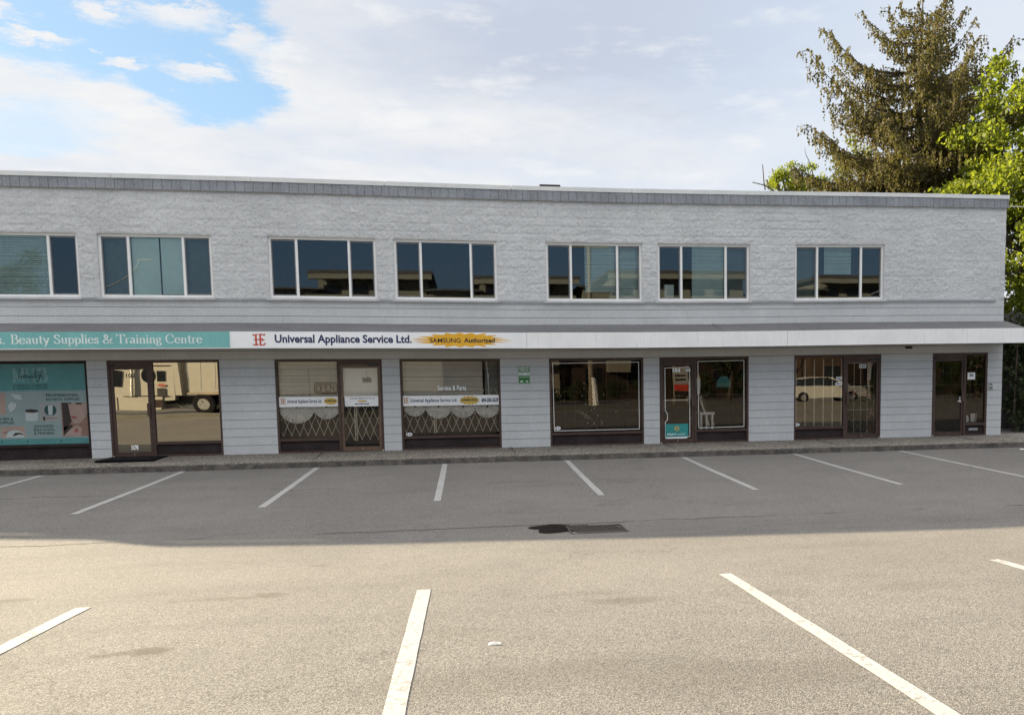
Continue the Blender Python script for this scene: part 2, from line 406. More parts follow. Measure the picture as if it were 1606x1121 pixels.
class MB:
    def __init__(s): s.v = []; s.f = []
    def add(s, V, Fs):
        n = len(s.v); s.v += [tuple(v) for v in V]; s.f += [tuple(i+n for i in f) for f in Fs]; return s
    def box(s, x0, x1, y0, y1, z0, z1):
        V = [(x, y, z) for z in (z0, z1) for y in (y0, y1) for x in (x0, x1)]
        return s.add(V, [(0, 2, 3, 1), (4, 5, 7, 6), (0, 1, 5, 4), (2, 6, 7, 3), (0, 4, 6, 2), (1, 3, 7, 5)])
    def quad(s, a, b, c, d): return s.add([a, b, c, d], [(0, 1, 2, 3)])
    def bar(s, a, b, wd, dp=None, up=(0, 1, 0)):
        "a rectangular bar from a to b; wd across, dp along up"
        a = Vector(a); b = Vector(b); d = (b-a).normalized(); u = Vector(up)
        u = (u-d*u.dot(d))
        if u.length < 1e-4: u = d.orthogonal()
        u.normalize(); r = d.cross(u); dp = dp or wd
        V = []
        for p in (a, b):
            for (i, j) in ((-1, -1), (1, -1), (1, 1), (-1, 1)): V.append(p+r*i*wd/2+u*j*dp/2)
        return s.add(V, [(3, 2, 1, 0), (4, 5, 6, 7), (0, 1, 5, 4), (1, 2, 6, 5), (2, 3, 7, 6), (3, 0, 4, 7)])
    def tube(s, pts, rads, n=8):
        pts = [Vector(p) for p in pts]; n0 = len(s.v); prev = None
        if not isinstance(rads, (list, tuple)): rads = [rads]*len(pts)
        for i, p in enumerate(pts):
            d = (pts[min(i+1, len(pts)-1)]-pts[max(i-1, 0)]).normalized()
            if prev is None: u = d.orthogonal().normalized()
            else: u = (prev-d*prev.dot(d)).normalized()
            prev = u; r = d.cross(u)
            for k in range(n):
                a = 2*math.pi*k/n; s.v.append(tuple(p+(u*math.cos(a)+r*math.sin(a))*rads[i]))
        for i in range(len(pts)-1):
            for k in range(n):
                k2 = (k+1) % n; s.f.append((n0+i*n+k, n0+i*n+k2, n0+(i+1)*n+k2, n0+(i+1)*n+k))
        s.f.append(tuple(n0+k for k in reversed(range(n)))); s.f.append(tuple(n0+(len(pts)-1)*n+k for k in range(n)))
        return s
    def slab(s, poly, Y, th=.002):
        "an outline in x, z standing at plane Y, th thick, facing -Y"
        n = len(poly); V = [(x, Y, z) for x, z in poly]+[(x, Y+th, z) for x, z in poly]
        return s.add(V, [tuple(range(n)), tuple(range(2*n-1, n-1, -1))]+[(i, i+n, (i+1) % n+n, (i+1) % n) for i in range(n)])
    def disc(s, cx, cz, rx, rz, Y, th=.002, n=24, a0=0, a1=360):
        full = a1-a0 >= 360
        P = [(cx+rx*math.cos(R(a0+(a1-a0)*i/n)), cz+rz*math.sin(R(a0+(a1-a0)*i/n))) for i in range(n if full else n+1)]
        return s.slab(P, Y, th)
    def ring(s, P, wd, Y, th=.002, closed=True):
        "a line of width wd through outline P in x, z"
        k = len(P) if closed else len(P)-1
        for i in range(k):
            (x0, z0), (x1, z1) = P[i], P[(i+1) % len(P)]
            d = math.hypot(x1-x0, z1-z0) or 1; ex, ez = (x1-x0)/d*wd/2, (z1-z0)/d*wd/2
            yy = Y+(i % 2)*.0003
            s.slab([(x0-ex+ez, z0-ez-ex), (x1+ex+ez, z1+ez-ex), (x1+ex-ez, z1+ez+ex), (x0-ex-ez, z0-ez+ex)], yy, th)
        return s
    def build(s, name, mat, parent=None, smooth=False):
        return from_arrays(name, s.v, s.f, mat, parent, smooth)
def one(name, mat, label, cat, mb, group=None, kind=None, smooth=False):
    return tag(mb.build(name, mat, None, smooth), label, cat, group, kind)

def text_mb(txt, rect, Y, bold=0.0, shear=0.0, th=.0015, mb=None, keep=False):
    "letters fitted into rect = x0, z0, x1, z1 on the plane Y, facing -Y"
    cu = bpy.data.curves.new('lettering', 'FONT'); cu.body = txt; cu.size = 1; cu.offset = bold; cu.shear = shear
    cu.resolution_u = 3; cu.align_x = 'LEFT'
    ob = bpy.data.objects.new('lettering', cu); col.objects.link(ob)
    dg = bpy.context.evaluated_depsgraph_get(); me = bpy.data.meshes.new_from_object(ob.evaluated_get(dg))
    V = np.array([v.co[:] for v in me.vertices]); Fs = [tuple(p.vertices) for p in me.polygons]
    bpy.data.objects.remove(ob); bpy.data.curves.remove(cu); bpy.data.meshes.remove(me)
    mb = mb or MB()
    if len(V) == 0: return mb
    x0, z0, x1, z1 = rect
    lo = V.min(0); hi = V.max(0)
    sx = (x1-x0)/(hi[0]-lo[0]); sz = (z1-z0)/(hi[1]-lo[1])
    mb.add([(x0+(v[0]-lo[0])*sx, Y, z0+(v[1]-lo[1])*sz) for v in V], Fs)
    return mb
def prect(u0, v0, u1, v1, Y):
    a = at((u0+u1)/2, v0, Y); b = at((u0+u1)/2, v1, Y)
    return at(u0, (v0+v1)/2, Y).x, b.z, at(u1, (v0+v1)/2, Y).x, a.z

# ------------------------------------------------------------------ ground
GY = [-400, -60, -24, -21, -20, -18, -16, -14, -12.6, -11.4, -10.4, -9.4, -7.14, -4, -1.73, 0, 6, 30, 400]
GZ = [.0, .0, .05, .08, .08, .055, -.02, -.10, -.19, -.265, -.30, -.31, -.283, -.235, -.19, -.19, -.19, -.15, -.1]
_yy = np.arange(-420, 420, .05); _zz = np.interp(_yy, GY, GZ); _k = np.exp(-np.linspace(-2, 2, 31)**2); _zz = np.convolve(_zz, _k/_k.sum(), 'same')
def gz(Y): return float(np.interp(Y, _yy, _zz))
ys = sorted(set([-400, -200, -100, -60, -45, -35]+list(np.arange(-30, 2.01, .4).round(2))+[5, 10, 20, 40, 80, 160, 400]))
xs = [-400, -150, -60, -30, -20, -10, 0, 10, 20, 30, 60, 150, 400]
V = []; Fq = []
for y in ys:
    for x in xs: V.append((x, y, gz(y)))
nx = len(xs)
for j in range(len(ys)-1):
    for i in range(nx-1): Fq.append((j*nx+i, j*nx+i+1, (j+1)*nx+i+1, (j+1)*nx+i))
o = from_arrays('ground', V, Fq, 'asphalt', smooth=True); tag(o, 'grey asphalt parking lot with sunlit foreground', None, kind='structure')

# sidewalk with a worn kerb edge; it curls out at the right end of the building
edge = [(-40, -1.73), (13.6, -1.73), (14.6, -1.80), (15.5, -2.05), (16.5, -2.6), (17.6, -3.5), (18.6, -4.9)]
def kerb_y(x):
    return float(np.interp(x, [e[0] for e in edge], [e[1] for e in edge]))
top = []; bot = []
xk = list(np.arange(-40, -11, 2.))+list(np.arange(-11, 18.61, .17))
for x in xk:
    n = (random.random()-.5)*.014+.010*math.sin(x*2.3)+(.03 if random.random() < .03 else 0)
    top.append((x, kerb_y(x)+n, -.062+(random.random()-.5)*.006)); bot.append((x, kerb_y(x)-.03+n*.3, -.26))
V = []; Fq = []
for i, x in enumerate(xk):
    V += [(x, 0.3, 0.0), (x, kerb_y(x)+.12, -.048), top[i], bot[i]]
for i in range(len(xk)-1):
    a = i*4; b = a+4
    for k in range(2): Fq.append((a+k, a+k+1, b+k+1, b+k))
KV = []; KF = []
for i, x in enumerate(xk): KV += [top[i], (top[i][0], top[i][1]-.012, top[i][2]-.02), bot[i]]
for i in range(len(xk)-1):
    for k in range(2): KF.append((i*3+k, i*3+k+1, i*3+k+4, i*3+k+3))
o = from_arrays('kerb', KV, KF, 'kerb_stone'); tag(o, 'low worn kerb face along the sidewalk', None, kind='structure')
o = from_arrays('sidewalk', V, Fq, 'aggregate'); tag(o, 'exposed aggregate sidewalk with low kerb in front of the shops', None, kind='structure')
g = MB()
for xx in (-7.5, -3.4, 1.05, 4.9, 9.0, 12.9):
    g.bar((xx-.02, 0, .004), (xx+.01, -1.72, -.056), .022, .006, (0, 0, 1))
tag(g.build('sidewalk_joint', 'black'), 'dark joints across the sidewalk', None, kind='structure')

# painted stall lines
W_ = 2.74
def line(x, y0, y1, wd, label):
    m = MB(); n = max(2, int(abs(y1-y0)/.25)); vs = []
    for i in range(n+1):
        y = y0+(y1-y0)*i/n
        jl = (random.random()-.5)*.006; jr = (random.random()-.5)*.006
        vs += [(x-wd/2+jl, y, gz(y)+.004), (x+wd/2+jr, y, gz(y)+.004)]
    m.add(vs, [(2*i, 2*i+1, 2*i+3, 2*i+2) for i in range(n)])
    one('parking_line', 'line_paint', label, 'painted line', m, 'painted lines of the parking stalls')
lab = ['white kerb stall line left of the black door mat, cut by the left edge', 'white stall line at the kerb below the mirrored window by the door mat',
       'white stall line starting at the kerb below the appliance shop door', 'short upright stall line below the window with four paper fans',
       'white stall line at the kerb just behind the storm drain, below the dark crystal window', 'white stall line at the kerb below the teal poster door',
       'white stall line starting at the kerb left of the barred window', 'kerb stall line below the blank wall left of the last door, cut off right']
for n in range(8): line(-8.755+W_*n, -1.80, -7.14, .115, lab[n])
labn = ['short sunlit stall line at the lower left edge', 'sunlit stall line running down to the bottom edge left of the litter', 'long sunlit diagonal stall line in the lower right', 'sunlit stall line stub at the right edge']
for n in range(4): line(-3.16+W_*n, -14.02, -19.6, .118, labn[n])

# storm drain: wet hollow and iron grate
cx, cy = ground_pt(936, 829, -.29); zz = gz(cy)
dr = empty('storm_drain', (cx, cy, zz), 'rusty storm drain grate with slanted slots beside the wet dark patch', 'drain')
GD = .27
m = MB(); m.box(cx-.38, cx+.38, cy-GD-.03, cy-GD, zz-.004, zz+.012); m.box(cx-.38, cx+.38, cy+GD, cy+GD+.03, zz-.004, zz+.012)
m.box(cx-.38, cx-.355, cy-GD, cy+GD, zz-.004, zz+.012); m.box(cx+.355, cx+.38, cy-GD, cy+GD, zz-.004, zz+.012); m.build('frame', 'grate_iron', dr)
m = MB()
for k in range(11):
    x = cx-.31+k*.062; m.bar((x-.07, cy+GD-.002, zz+.008), (x+.07, cy-GD+.002, zz+.008), .028, .01, (0, 0, 1))
m.build('grate_bar', 'grate_iron', dr)
m = MB(); m.box(cx-.354, cx+.354, cy-GD+.001, cy+GD-.001, zz+.0005, zz+.002); m.build('pit', 'black', dr)
wx, wy = ground_pt(877, 828, -.3)
P = []
for k in range(28):
    a = 2*math.pi*k/28; rr = 1+.16*math.sin(3*a+1)+.12*math.sin(5*a)+.08*random.random()
    P.append((wx+.38*rr*math.cos(a), wy+.34*rr*math.sin(a)))
m = MB(); m.add([(wx, wy, gz(wy)+.004)]+[(p[0], p[1], gz(p[1])+.003) for p in P], [(0, k+1, (k+1) % 28+1) for k in range(28)])
one('puddle', 'wet', 'dark wet patch of silt on the asphalt left of the drain grate', 'puddle', m)

# ------------------------------------------------------------------ building
BX0, BX1 = -11.2, 14.33
bld = empty('commercial_building', (1.5, 4, 0), 'long two storey grey painted block building with shops under a canopy', 'building')
WIN = [(-10.9, -8.50), (-8.09, -5.69), (-4.46, -2.04), (-1.63, .79), (1.98, 4.38), (4.78, 7.18), (8.40, 10.85)]
WZ0, WZ1 = 3.62, 5.03
def perlin(x, y, seed):
    r = np.random.default_rng(seed); g = r.random((256, 256))*2-1
    xi = np.floor(x).astype(int); yi = np.floor(y).astype(int); xf = x-xi; yf = y-yi
    u = xf*xf*(3-2*xf); v = yf*yf*(3-2*yf)
    G = lambda a, b: g[a % 256, b % 256]
    return (G(xi, yi)*(1-u)+G(xi+1, yi)*u)*(1-v)+(G(xi, yi+1)*(1-u)+G(xi+1, yi+1)*u)*v
def split_wall():
    z0, z1 = 3.60, 6.03
    xs = list(np.arange(BX0, BX1, .024)); zs = list(np.arange(z0, z1, .024))
    def force(a, vals):
        a = np.array(a)
        for v in vals: a[np.abs(a-v).argmin()] = v
        return np.sort(a)
    xs = force(xs+[BX1], [c for w_ in WIN for c in w_]); zs = force(zs+[z1], [WZ1])
    X, Z = np.meshgrid(xs, zs)
    wx = X+.05*perlin(X*9, Z*9, 21); wz = Z+.05*perlin(X*9, Z*9, 22)
    rough = .42+perlin(wx*10, wz*12, 2)*.16+perlin(wx*18+3, wz*21, 3)*.42+perlin(wx*31, wz*35, 13)*.50+perlin(X*2.1, Z*2.3, 4)*.15
    row = np.floor(Z/.2); u = (X+.2*(row % 2))/.4
    per = perlin(np.floor(u)*7.31+.5, row*3.7+.5, 5)
    tilt = perlin(np.floor(u)*5.1+.5, row*1.7+.5, 6)*((Z/.2) % 1-.5)
    D = .004+.017*np.clip(rough, 0, 1.2)+.004*per+.012*tilt
    fz = np.minimum((Z/.2) % 1, 1-(Z/.2) % 1)*.2
    keep = np.clip(perlin(X*.9, row*2.3, 8)*1.2+.6, .2, 1)
    D = D*(1-(1-np.clip(fz/.026, 0, 1))*.9*keep)
    fx = np.minimum(u % 1, 1-u % 1)*.4
    D = D*(1-(1-np.clip(fx/.014, 0, 1))*.5*np.clip(perlin(X*1.3, Z*1.1, 11)*2, 0, 1))
    D = np.clip(D, .0005, .062)
    inside = np.zeros_like(X, bool)
    for a, b in WIN:
        edge_ = (X >= a-1e-6) & (X <= b+1e-6) & (Z <= WZ1+1e-6)
        inside |= edge_
    D[inside] = 0.0
    V = np.stack([X, -D, Z], -1).reshape(-1, 3)
    n, k = X.shape
    I = np.arange(n*k).reshape(n, k)
    xm = (X[:-1, :-1]+X[:-1, 1:])/2; zm = (Z[:-1, :-1]+Z[1:, :-1])/2
    ok = np.ones_like(xm, bool)
    for a, b in WIN: ok &= ~((xm > a) & (xm < b) & (zm < WZ1))
    Fq = np.stack([I[:-1, :-1][ok], I[:-1, 1:][ok], I[1:, 1:][ok], I[1:, :-1][ok]], -1)
    used, inv = np.unique(Fq.ravel(), return_inverse=True)
    o = from_arrays('split_face_wall', V[used], inv.reshape(-1, 4), 'wall_split', bld); return o
split_wall()
for a, b in WIN:                                  # window reveals
    m = MB(); m.quad((a, 0, WZ0-.05), (a, 0, WZ1), (a, .16, WZ1), (a, .16, WZ0-.05)); m.quad((b, 0, WZ1), (b, 0, WZ0-.05), (b, .16, WZ0-.05), (b, .16, WZ1))
    m.quad((a, 0, WZ1), (b, 0, WZ1), (b, .16, WZ1), (a, .16, WZ1)); m.build('reveal', 'wall_smooth', bld)
# lower blockwork: courses of 0.2 m with raked joints, storefront openings left free
SF = [(-10.95, -8.48), (-8.06, -5.65), (-4.435, -1.995), (-1.585, .81), (2.01, 4.39), (4.80, 7.155), (8.385, 10.81), (12.28, 13.90)]
SZ = 2.2
m = MB(); mj = MB()
spans = []; a = BX0
for s0, s1 in SF: spans.append((a, s0)); a = s1
spans.append((a, BX1))
def course(x0, x1, z0, z1, seed):
    r = random.Random(seed); x = x0
    y = -(r.random()*.004)
    m.box(x0, x1, y, .10, z0+.0055, z1-.0055)
k = 0
for (a, b) in spans:
    for i in range(11): k += 1; course(a, b, i*.2-(.06 if i == 0 else 0), (i+1)*.2, k)
    mj.box(a+.004, b-.004, .009, .22, -.06, SZ)
z = SZ
while z < 3.55:
    k += 1; course(BX0, BX1, z, min(z+.2, 3.6), k); z += .2
mj.box(BX0+.004, BX1-.004, .009, .22, SZ+.005, 3.6)
# unseen wing added at left, its plan shaped to cast the stepped shadow edge
m.build('block_wall', 'wall_smooth', bld)
mj.build('mortar_joint', 'joint_dark', bld)
plan = [(-11.2, 0), (-14.6, .42), (-16.9, .82), (-18.5, 1.0), (-21.2, 1.55), (-21.75, 2.2), (-23.6, 2.7), (-34, 4.2)]
m = MB()
for (x0, y0), (x1, y1) in zip(plan, plan[1:]):
    m.add([(x0, y0, -.2), (x1, y1, -.2), (x1, y1, 6.03), (x0, y0, 6.03)], [(0, 3, 2, 1)])
m.build('shadow_caster_wall', 'wall_smooth', bld)
m = MB()
for (x0, y0), (x1, y1) in zip(plan, plan[1:]):
    m.add([(x0, y0-.06, 6.01), (x1, y1-.06, 6.01), (x1, y1-.06, 6.34), (x0, y0-.06, 6.34), (x0, y0+.2, 6.34), (x1, y1+.2, 6.34)], [(0, 3, 2, 1), (3, 4, 5, 2)])
m.build('shadow_caster_coping', 'fascia', bld)
m = MB(); m.box(BX0, BX1-.02, .2, 12, 6.0, 6.22); m.box(-34, BX0, 4.4, 12, 6.0, 6.22); m.box(BX0, BX1-.03, .23, 12, 2.62, 3.15)
V = [(x, y+.2, 6.2) for x, y in plan]+[(-34, 12, 6.2), (-11.2, 12, 6.2)]  # roof outline over the added shadow-casting wing
m.add(V, [tuple(range(len(V)))]); m.build('roof_slab', 'roof_dark', bld)
m = MB(); m.box(BX1-.2, BX1-.002, .11, 12, -.2, 6.1); m.box(-34, BX1-.2, 11.8, 12, -.2, 6.1); m.build('side_wall', 'wall_smooth', bld)
# coping cap in lengths and the band of upright shingles under it
m = MB(); x = BX0+.55; joints = [BX0]
while x < BX1: joints.append(x); x += 2.955
joints.append(BX1+.04)
for a, b in zip(joints, joints[1:]):
    dz = random.uniform(-.004, .004)
    m.box(a+.004, b-.004, -.085+dz, .25, 6.245+dz, 6.345+dz)
m.build('coping', 'white_metal', bld)
m = MB(); x = BX0
while x < BX1+.01:
    wv = random.choice((.19, .20, .20, .21, .165)); d = random.uniform(0, .010)
    m.box(x+.0035, min(x+wv, BX1+.025)-.0035, -.062-d, -.03, 6.008+random.uniform(0, .006), 6.243); x += wv
m.build('shingle_band', 'shingle', bld)
m = MB(); m.box(BX0, BX1+.01, -.029, .15, 6.02, 6.24); m.build('shingle_backing', 'joint_dark', bld)
# ledge flashing between the two kinds of block
m = MB(); x = BX0
for (a, b) in WIN+[(14.14, 14.14)]:
    if x < a-.1:
        m = MB(); m.box(x, a-.075, -.055, .0, 3.585, 3.607); m.box(x, a-.075, -.04, .0, 3.548, 3.5845); m.build('ledge', 'flashing', bld)
    x = b+.055
# canopy
CY = -1.0; CZ0, CZ1 = 2.44, 2.79
m = MB()
V = []
for x in np.arange(BX0-.8, BX1+.05, 1.3): V.append(x)
V.append(BX1+.04)
vs = []; fs = []
for x in V:
    s = random.uniform(-.008, .008); vs += [(x, -.002, 3.035+s), (x, -.5, 2.915+s*.6), (x, CY+.03, 2.797)]
for i in range(len(V)-1):
    for k in range(2): fs.append((i*3+k, i*3+k+1, i*3+k+4, i*3+k+3))
m.add(vs, fs)
m.add([(BX1+.04, -.002, 3.035), (BX1+.04, CY+.03, 2.797), (BX1+.04, CY+.03, 2.5), (BX1+.04, -.002, 2.5)], [(0, 1, 2, 3)])
can = m.build('canopy', 'membrane', bld)
for x in (1.9, 3.9, 6.2, 8.3): MB().bar((x, -.02, 3.037), (x+.02, CY+.05, 2.806), .05, .006, (0, 0, 1)).build('membrane_seam', 'membrane', can)
m = MB()
fj = [BX0-.8, at(362, 533, CY).x, at(826, 533, CY).x, at(1235, 530, CY).x, BX1+.05]
for a, b in zip(fj[2:], fj[3:]): m.box(a+.003, b-.003, CY, CY+.03, CZ0, CZ1+.006)
m.box(fj[0], fj[2], CY+.012, CY+.03, CZ0, CZ1+.0)
m.box(fj[0], fj[-1]-.002, CY-.006, CY+.035, CZ0-.018, CZ0-.001)
m.build('fascia', 'fascia', can)
m = MB(); m.box(BX0-.8, BX1+.03, CY+.031, -.006, CZ0+.02, CZ0+.06); m.build('soffit', 'soffit', can)
m = MB(); m.box(BX0-.8, BX1+.03, CY+.036, CY+.075, CZ0-.03, CZ0+.019); m.build('drip_edge', 'soffit', can)
# interiors
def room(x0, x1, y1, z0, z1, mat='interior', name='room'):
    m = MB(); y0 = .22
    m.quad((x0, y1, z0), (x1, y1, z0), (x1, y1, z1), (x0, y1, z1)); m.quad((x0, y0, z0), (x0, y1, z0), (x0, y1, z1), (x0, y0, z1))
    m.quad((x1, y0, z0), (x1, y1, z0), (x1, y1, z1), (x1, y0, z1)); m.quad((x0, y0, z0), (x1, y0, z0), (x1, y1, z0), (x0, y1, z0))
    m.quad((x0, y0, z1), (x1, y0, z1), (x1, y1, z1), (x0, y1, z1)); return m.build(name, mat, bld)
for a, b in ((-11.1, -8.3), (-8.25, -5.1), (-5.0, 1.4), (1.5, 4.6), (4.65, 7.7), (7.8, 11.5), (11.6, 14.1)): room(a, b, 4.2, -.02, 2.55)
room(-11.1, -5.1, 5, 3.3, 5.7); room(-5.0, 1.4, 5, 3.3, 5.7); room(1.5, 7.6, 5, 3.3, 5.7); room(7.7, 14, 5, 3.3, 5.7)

# upper windows
def upper_window(a, b, sash_l=.0):
    fr = MB(); y0, y1 = .055, .13; z0, z1 = WZ0, WZ1; t_ = .055
    fr.box(a, b, y0, y1, z1-t_, z1); fr.box(a, b, y0, y1, z0, z0+t_)
    fr.box(a, a+t_, y0, y1, z0+t_, z1-t_); fr.box(b-t_, b, y0, y1, z0+t_, z1-t_)
    m1 = a+.62; m2 = b-.62
    for c in (m1, m2): fr.box(c-.027, c+.027, y0, y1, z0+t_, z1-t_)
    f = fr.build('window', 'vinyl_white', bld)
    for c0, c1 in ((a+t_, m1-.027), (m2+.027, b-t_)):
        s = MB()
        s.box(c0+.002, c1-.002, .085, .11, z1-t_-.035, z1-t_-.002); s.box(c0+.002, c1-.002, .085, .11, z0+t_+.002, z0+t_+.03)
        s.box(c0+.002, c0+.022, .085, .11, z0+t_+.03, z1-t_-.035); s.box(c1-.028, c1-.002, .085, .11, z0+t_+.03, z1-t_-.035)
        s.build('sash', 'vinyl_grey', f)
    for c0, c1 in ((a+t_, m1-.027), (m1+.027, m2-.027), (m2+.027, b-t_)):
        MB().quad((c0, .10, z0+t_), (c1, .10, z0+t_), (c1, .10, z1-t_), (c0, .10, z1-t_)).build('pane', 'glass_teal', f)
    si = MB(); si.add([(a-.07, -.075, z0-.062), (b+.05, -.075, z0-.062), (b+.05, -.075, z0-.038), (a-.07, -.075, z0-.038), (a-.07, .054, z0-.004), (b+.05, .054, z0-.004), (a-.07, .0, z0-.062), (b+.05, .0, z0-.062)],
                      [(0, 1, 2, 3), (3, 2, 5, 4), (0, 6, 7, 1), (0, 3, 4, 6), (1, 7, 5, 2)])
    si.build('sill', 'flashing', f)
    return m1, m2
MU = [upper_window(a, b) for a, b in WIN]
def slat_blind(x0, x1, z0, z1, Y, mat, label, pitch=.045, tilt=.016, group='slatted blinds inside the windows', bow=0.0, parent=None):
    m = MB(); z = z1
    while z > z0:
        e = random.uniform(-.003, .003); s = random.uniform(-.002, .002)
        m.add([(x0, Y-tilt, z-pitch*.86+e), (x1, Y-tilt, z-pitch*.86+e+s), (x1, Y+tilt*.4, z+e+s), (x0, Y+tilt*.4, z+e)], [(0, 1, 2, 3)]); z -= pitch
    for x in np.linspace(x0+.12, x1-.12, max(2, int((x1-x0)/.5))): m.box(x-.004, x+.004, Y-tilt-.004, Y-tilt-.001, z0, z1)
    m.box(x0, x1, Y-.02, Y+.02, z1, z1+.03)
    return one('window_blind', mat, label, 'blind', m, group)
def panel(x0, x1, z0, z1, Y, mat, label, cat='blind', name='roller_blind', group=None, th=.004):
    m = MB(); n = 12; vs = []
    m.box(x0, x1, Y, Y+th, z0, z1); m.box(x0, x1, Y-.006, Y+.01, z0-.012, z0)
    return one(name, mat, label, cat, m, group)
z0, z1 = WZ0+.06, WZ1-.06
slat_blind(WIN[0][0]+.06, MU[0][1]-.03, z0, z1, .17, 'blind_cool', 'greenish slatted blind in the upper window cut by the left edge')
panel(WIN[1][0]+.06, MU[1][0]-.03, z0, z1, .20, 'blind_dark', 'dark screen in the left sash of the upper window with two pale roller blinds', group='dark screens in upper sashes')
panel(MU[1][1]+.03, WIN[1][1]-.06, z0, z1, .20, 'blind_dark', 'dark screen in the right sash of the upper window with two pale roller blinds', group='dark screens in upper sashes')
mid = MU[1][0]+.03+.62
panel(MU[1][0]+.035, mid-.035, z0, z1, .16, 'blind_cool', 'pale teal roller blind on the left of the narrow gap', group='pale roller blinds')
panel(mid+.0, MU[1][1]-.035, z0+.035, z1, .16, 'blind_cool', 'pale teal roller blind on the right of the narrow gap, ending above the sill', group='pale roller blinds')
slat_blind(WIN[4][0]+.36+.62, MU[4][1]-.03, z0+.18, z1, .19, 'blind_cool', 'slatted blind in the middle pane of the upper window above the crystal shop')
slat_blind(MU[4][1]+.03, WIN[4][1]-.06, z0, z1, .22, 'blind_cool', 'slatted blind in the right sash of the upper window above the crystal shop')
slat_blind(MU[5][0]+.30, MU[5][1]-.03, z0+.02, z1, .17, 'blind_cool', 'slatted blind in the middle pane of the second upper window from the right')
panel(MU[5][1]+.03, WIN[5][1]-.06, z0, z1, .2, 'blind_dark', 'dark fabric screen in the right sash of the second upper window from the right', group='dark screens in upper sashes')
panel(WIN[6][0]+.12, MU[6][0]-.03, z0, z1, .2, 'blind_dark', 'grey screen in the left sash of the last upper window on the right', group='dark screens in upper sashes')
slat_blind(MU[6][0]+.26, MU[6][1]-.2, z0+.62, z1, .24, 'blind_cool', 'short slatted blind half way down the last upper window on the right')
# a few things that stand inside the upper windows
p = at(1048, 460, .45)
m = MB(); m.box(p.x-.1, p.x+.14, .42, .62, WZ0-.3, WZ0+.44); o = one('storage_box', 'paper', 'white box standing in the second upper window from the right', 'box', m)
p = at(958, 462, .5)
m = MB()
for i in range(6): m.box(p.x-.2+i*.04, p.x+.2+i*.025, .45, .68, WZ0-.3+.10*i, WZ0-.21+.10*i)
one('paper_stack', 'paper', 'loose stack of white papers in the upper window above the crystal shop', 'papers', m)

# storefronts
def sheet(x0, x1, z0, z1, Y, mat, parent, name='pane'):
    return MB().quad((x0, Y, z0), (x1, Y, z0), (x1, Y, z1), (x0, Y, z1)).build(name, mat, parent)
def shopfront(i, parts, fmat='bronze'):
    x0, x1 = SF[i]; fr = MB(); Y0, Y1 = .012, .10
    fr.box(x0, x0+.05, Y0, Y1, -.03, SZ-.06); fr.box(x1-.05, x1, Y0, Y1, -.03, SZ-.06); fr.box(x0, x1, Y0, Y1, SZ-.06, SZ-.001)
    for (k, a, b, *_r) in parts[1:]: fr.box(a-.03, a+.03, Y0-.002, Y1, -.03, SZ-.06)
    for (k, a, b, *_r) in parts:
        L = x0+.05 if a <= x0+.01 else a+.03; Rr = x1-.05 if b >= x1-.01 else b-.03
        if k == 'win': fr.box(L, Rr, Y0, Y1, .27, .33); fr.box(L, Rr, Y0, Y1, -.03, .03)
        else: fr.box(L, Rr, Y0+.01, Y1, SZ-.13, SZ-.06)
    f = fr.build('shopfront', fmat, bld)
    for (k, a, b, gm, *r_) in parts:
        L = x0+.05 if a <= x0+.01 else a+.03; Rr = x1-.05 if b >= x1-.01 else b-.03
        if k == 'win':
            sheet(L, Rr, .33, SZ-.06, .06, gm, f)
            kp = MB(); kp.box(L, Rr, .06, .09, .03, .27); kp.build('kick_panel', 'kick', f)
        else:
            d = MB(); zt = SZ-.135; lt = .065
            d.box(L+.006, L+lt, .03, .075, .0, zt); d.box(Rr-lt, Rr-.006, .03, .075, .0, zt)
            d.box(L+lt, Rr-lt, .03, .075, zt-.075, zt); d.box(L+lt, Rr-lt, .03, .075, .0, .11)
            dm = r_[1] if len(r_) > 1 else fmat
            door = d.build('door', dm, bld)
            sheet(L+lt, Rr-lt, .11, zt-.075, .05, gm, door)
            h = MB(); hs = r_[0]; hx = Rr-lt+.02 if hs > 0 else L+lt-.02
            h.box(hx-.035, hx+.035, -.03, -.012, .92, 1.22); h.box(hx-.02, hx+.02, -.012, .03, .95, .98); h.box(hx-.02, hx+.02, -.012, .03, 1.16, 1.19)
            h.build('handle', dm, door)
            c = MB(); c.box(Rr-.28, Rr-.02, .0, .028, zt-.03, zt+.02) if hs < 0 else c.box(L+.02, L+.09, .0, .03, zt-.02, zt+.05); c.build('door_closer', 'black', door)
            l_ = MB(); l_.disc((L+Rr)/2, .055, .018, .009, .027, .003, 10); l_.build('lock', 'steel', door)
            k2 = MB(); k2.box(L-.03 if hs > 0 else Rr-.01, L+.01 if hs > 0 else Rr+.03, -.004, .011, -.02, .03); k2.build('hinge', 'steel', door)
    return f
d1x = at(239.5, 640).x; d2x = at(532.5, 640).x; d3x = at(1091, 630).x; d4x = at(1325, 620).x; d5x = at(1513.5, 620).x
shopfront(0, [('win', SF[0][0], SF[0][1], 'glass_shop')], 'kick')
shopfront(1, [('door', SF[1][0], d1x, 'glass_mirror', 1), ('win', d1x, SF[1][1], 'glass_mirror')])
shopfront(2, [('win', SF[2][0], d2x, 'glass_shop'), ('door', d2x, SF[2][1], 'glass_shop', -1, 'bronze_light')])
shopfront(3, [('win', SF[3][0], SF[3][1], 'glass_shop')])
shopfront(4, [('win', SF[4][0], SF[4][1], 'glass_dim')])
shopfront(5, [('door', SF[5][0], d3x, 'glass_dim', 1), ('win', d3x, SF[5][1], 'glass_dim')])
shopfront(6, [('win', SF[6][0], d4x, 'glass_half'), ('door', d4x, SF[6][1], 'glass_dim', -1)])
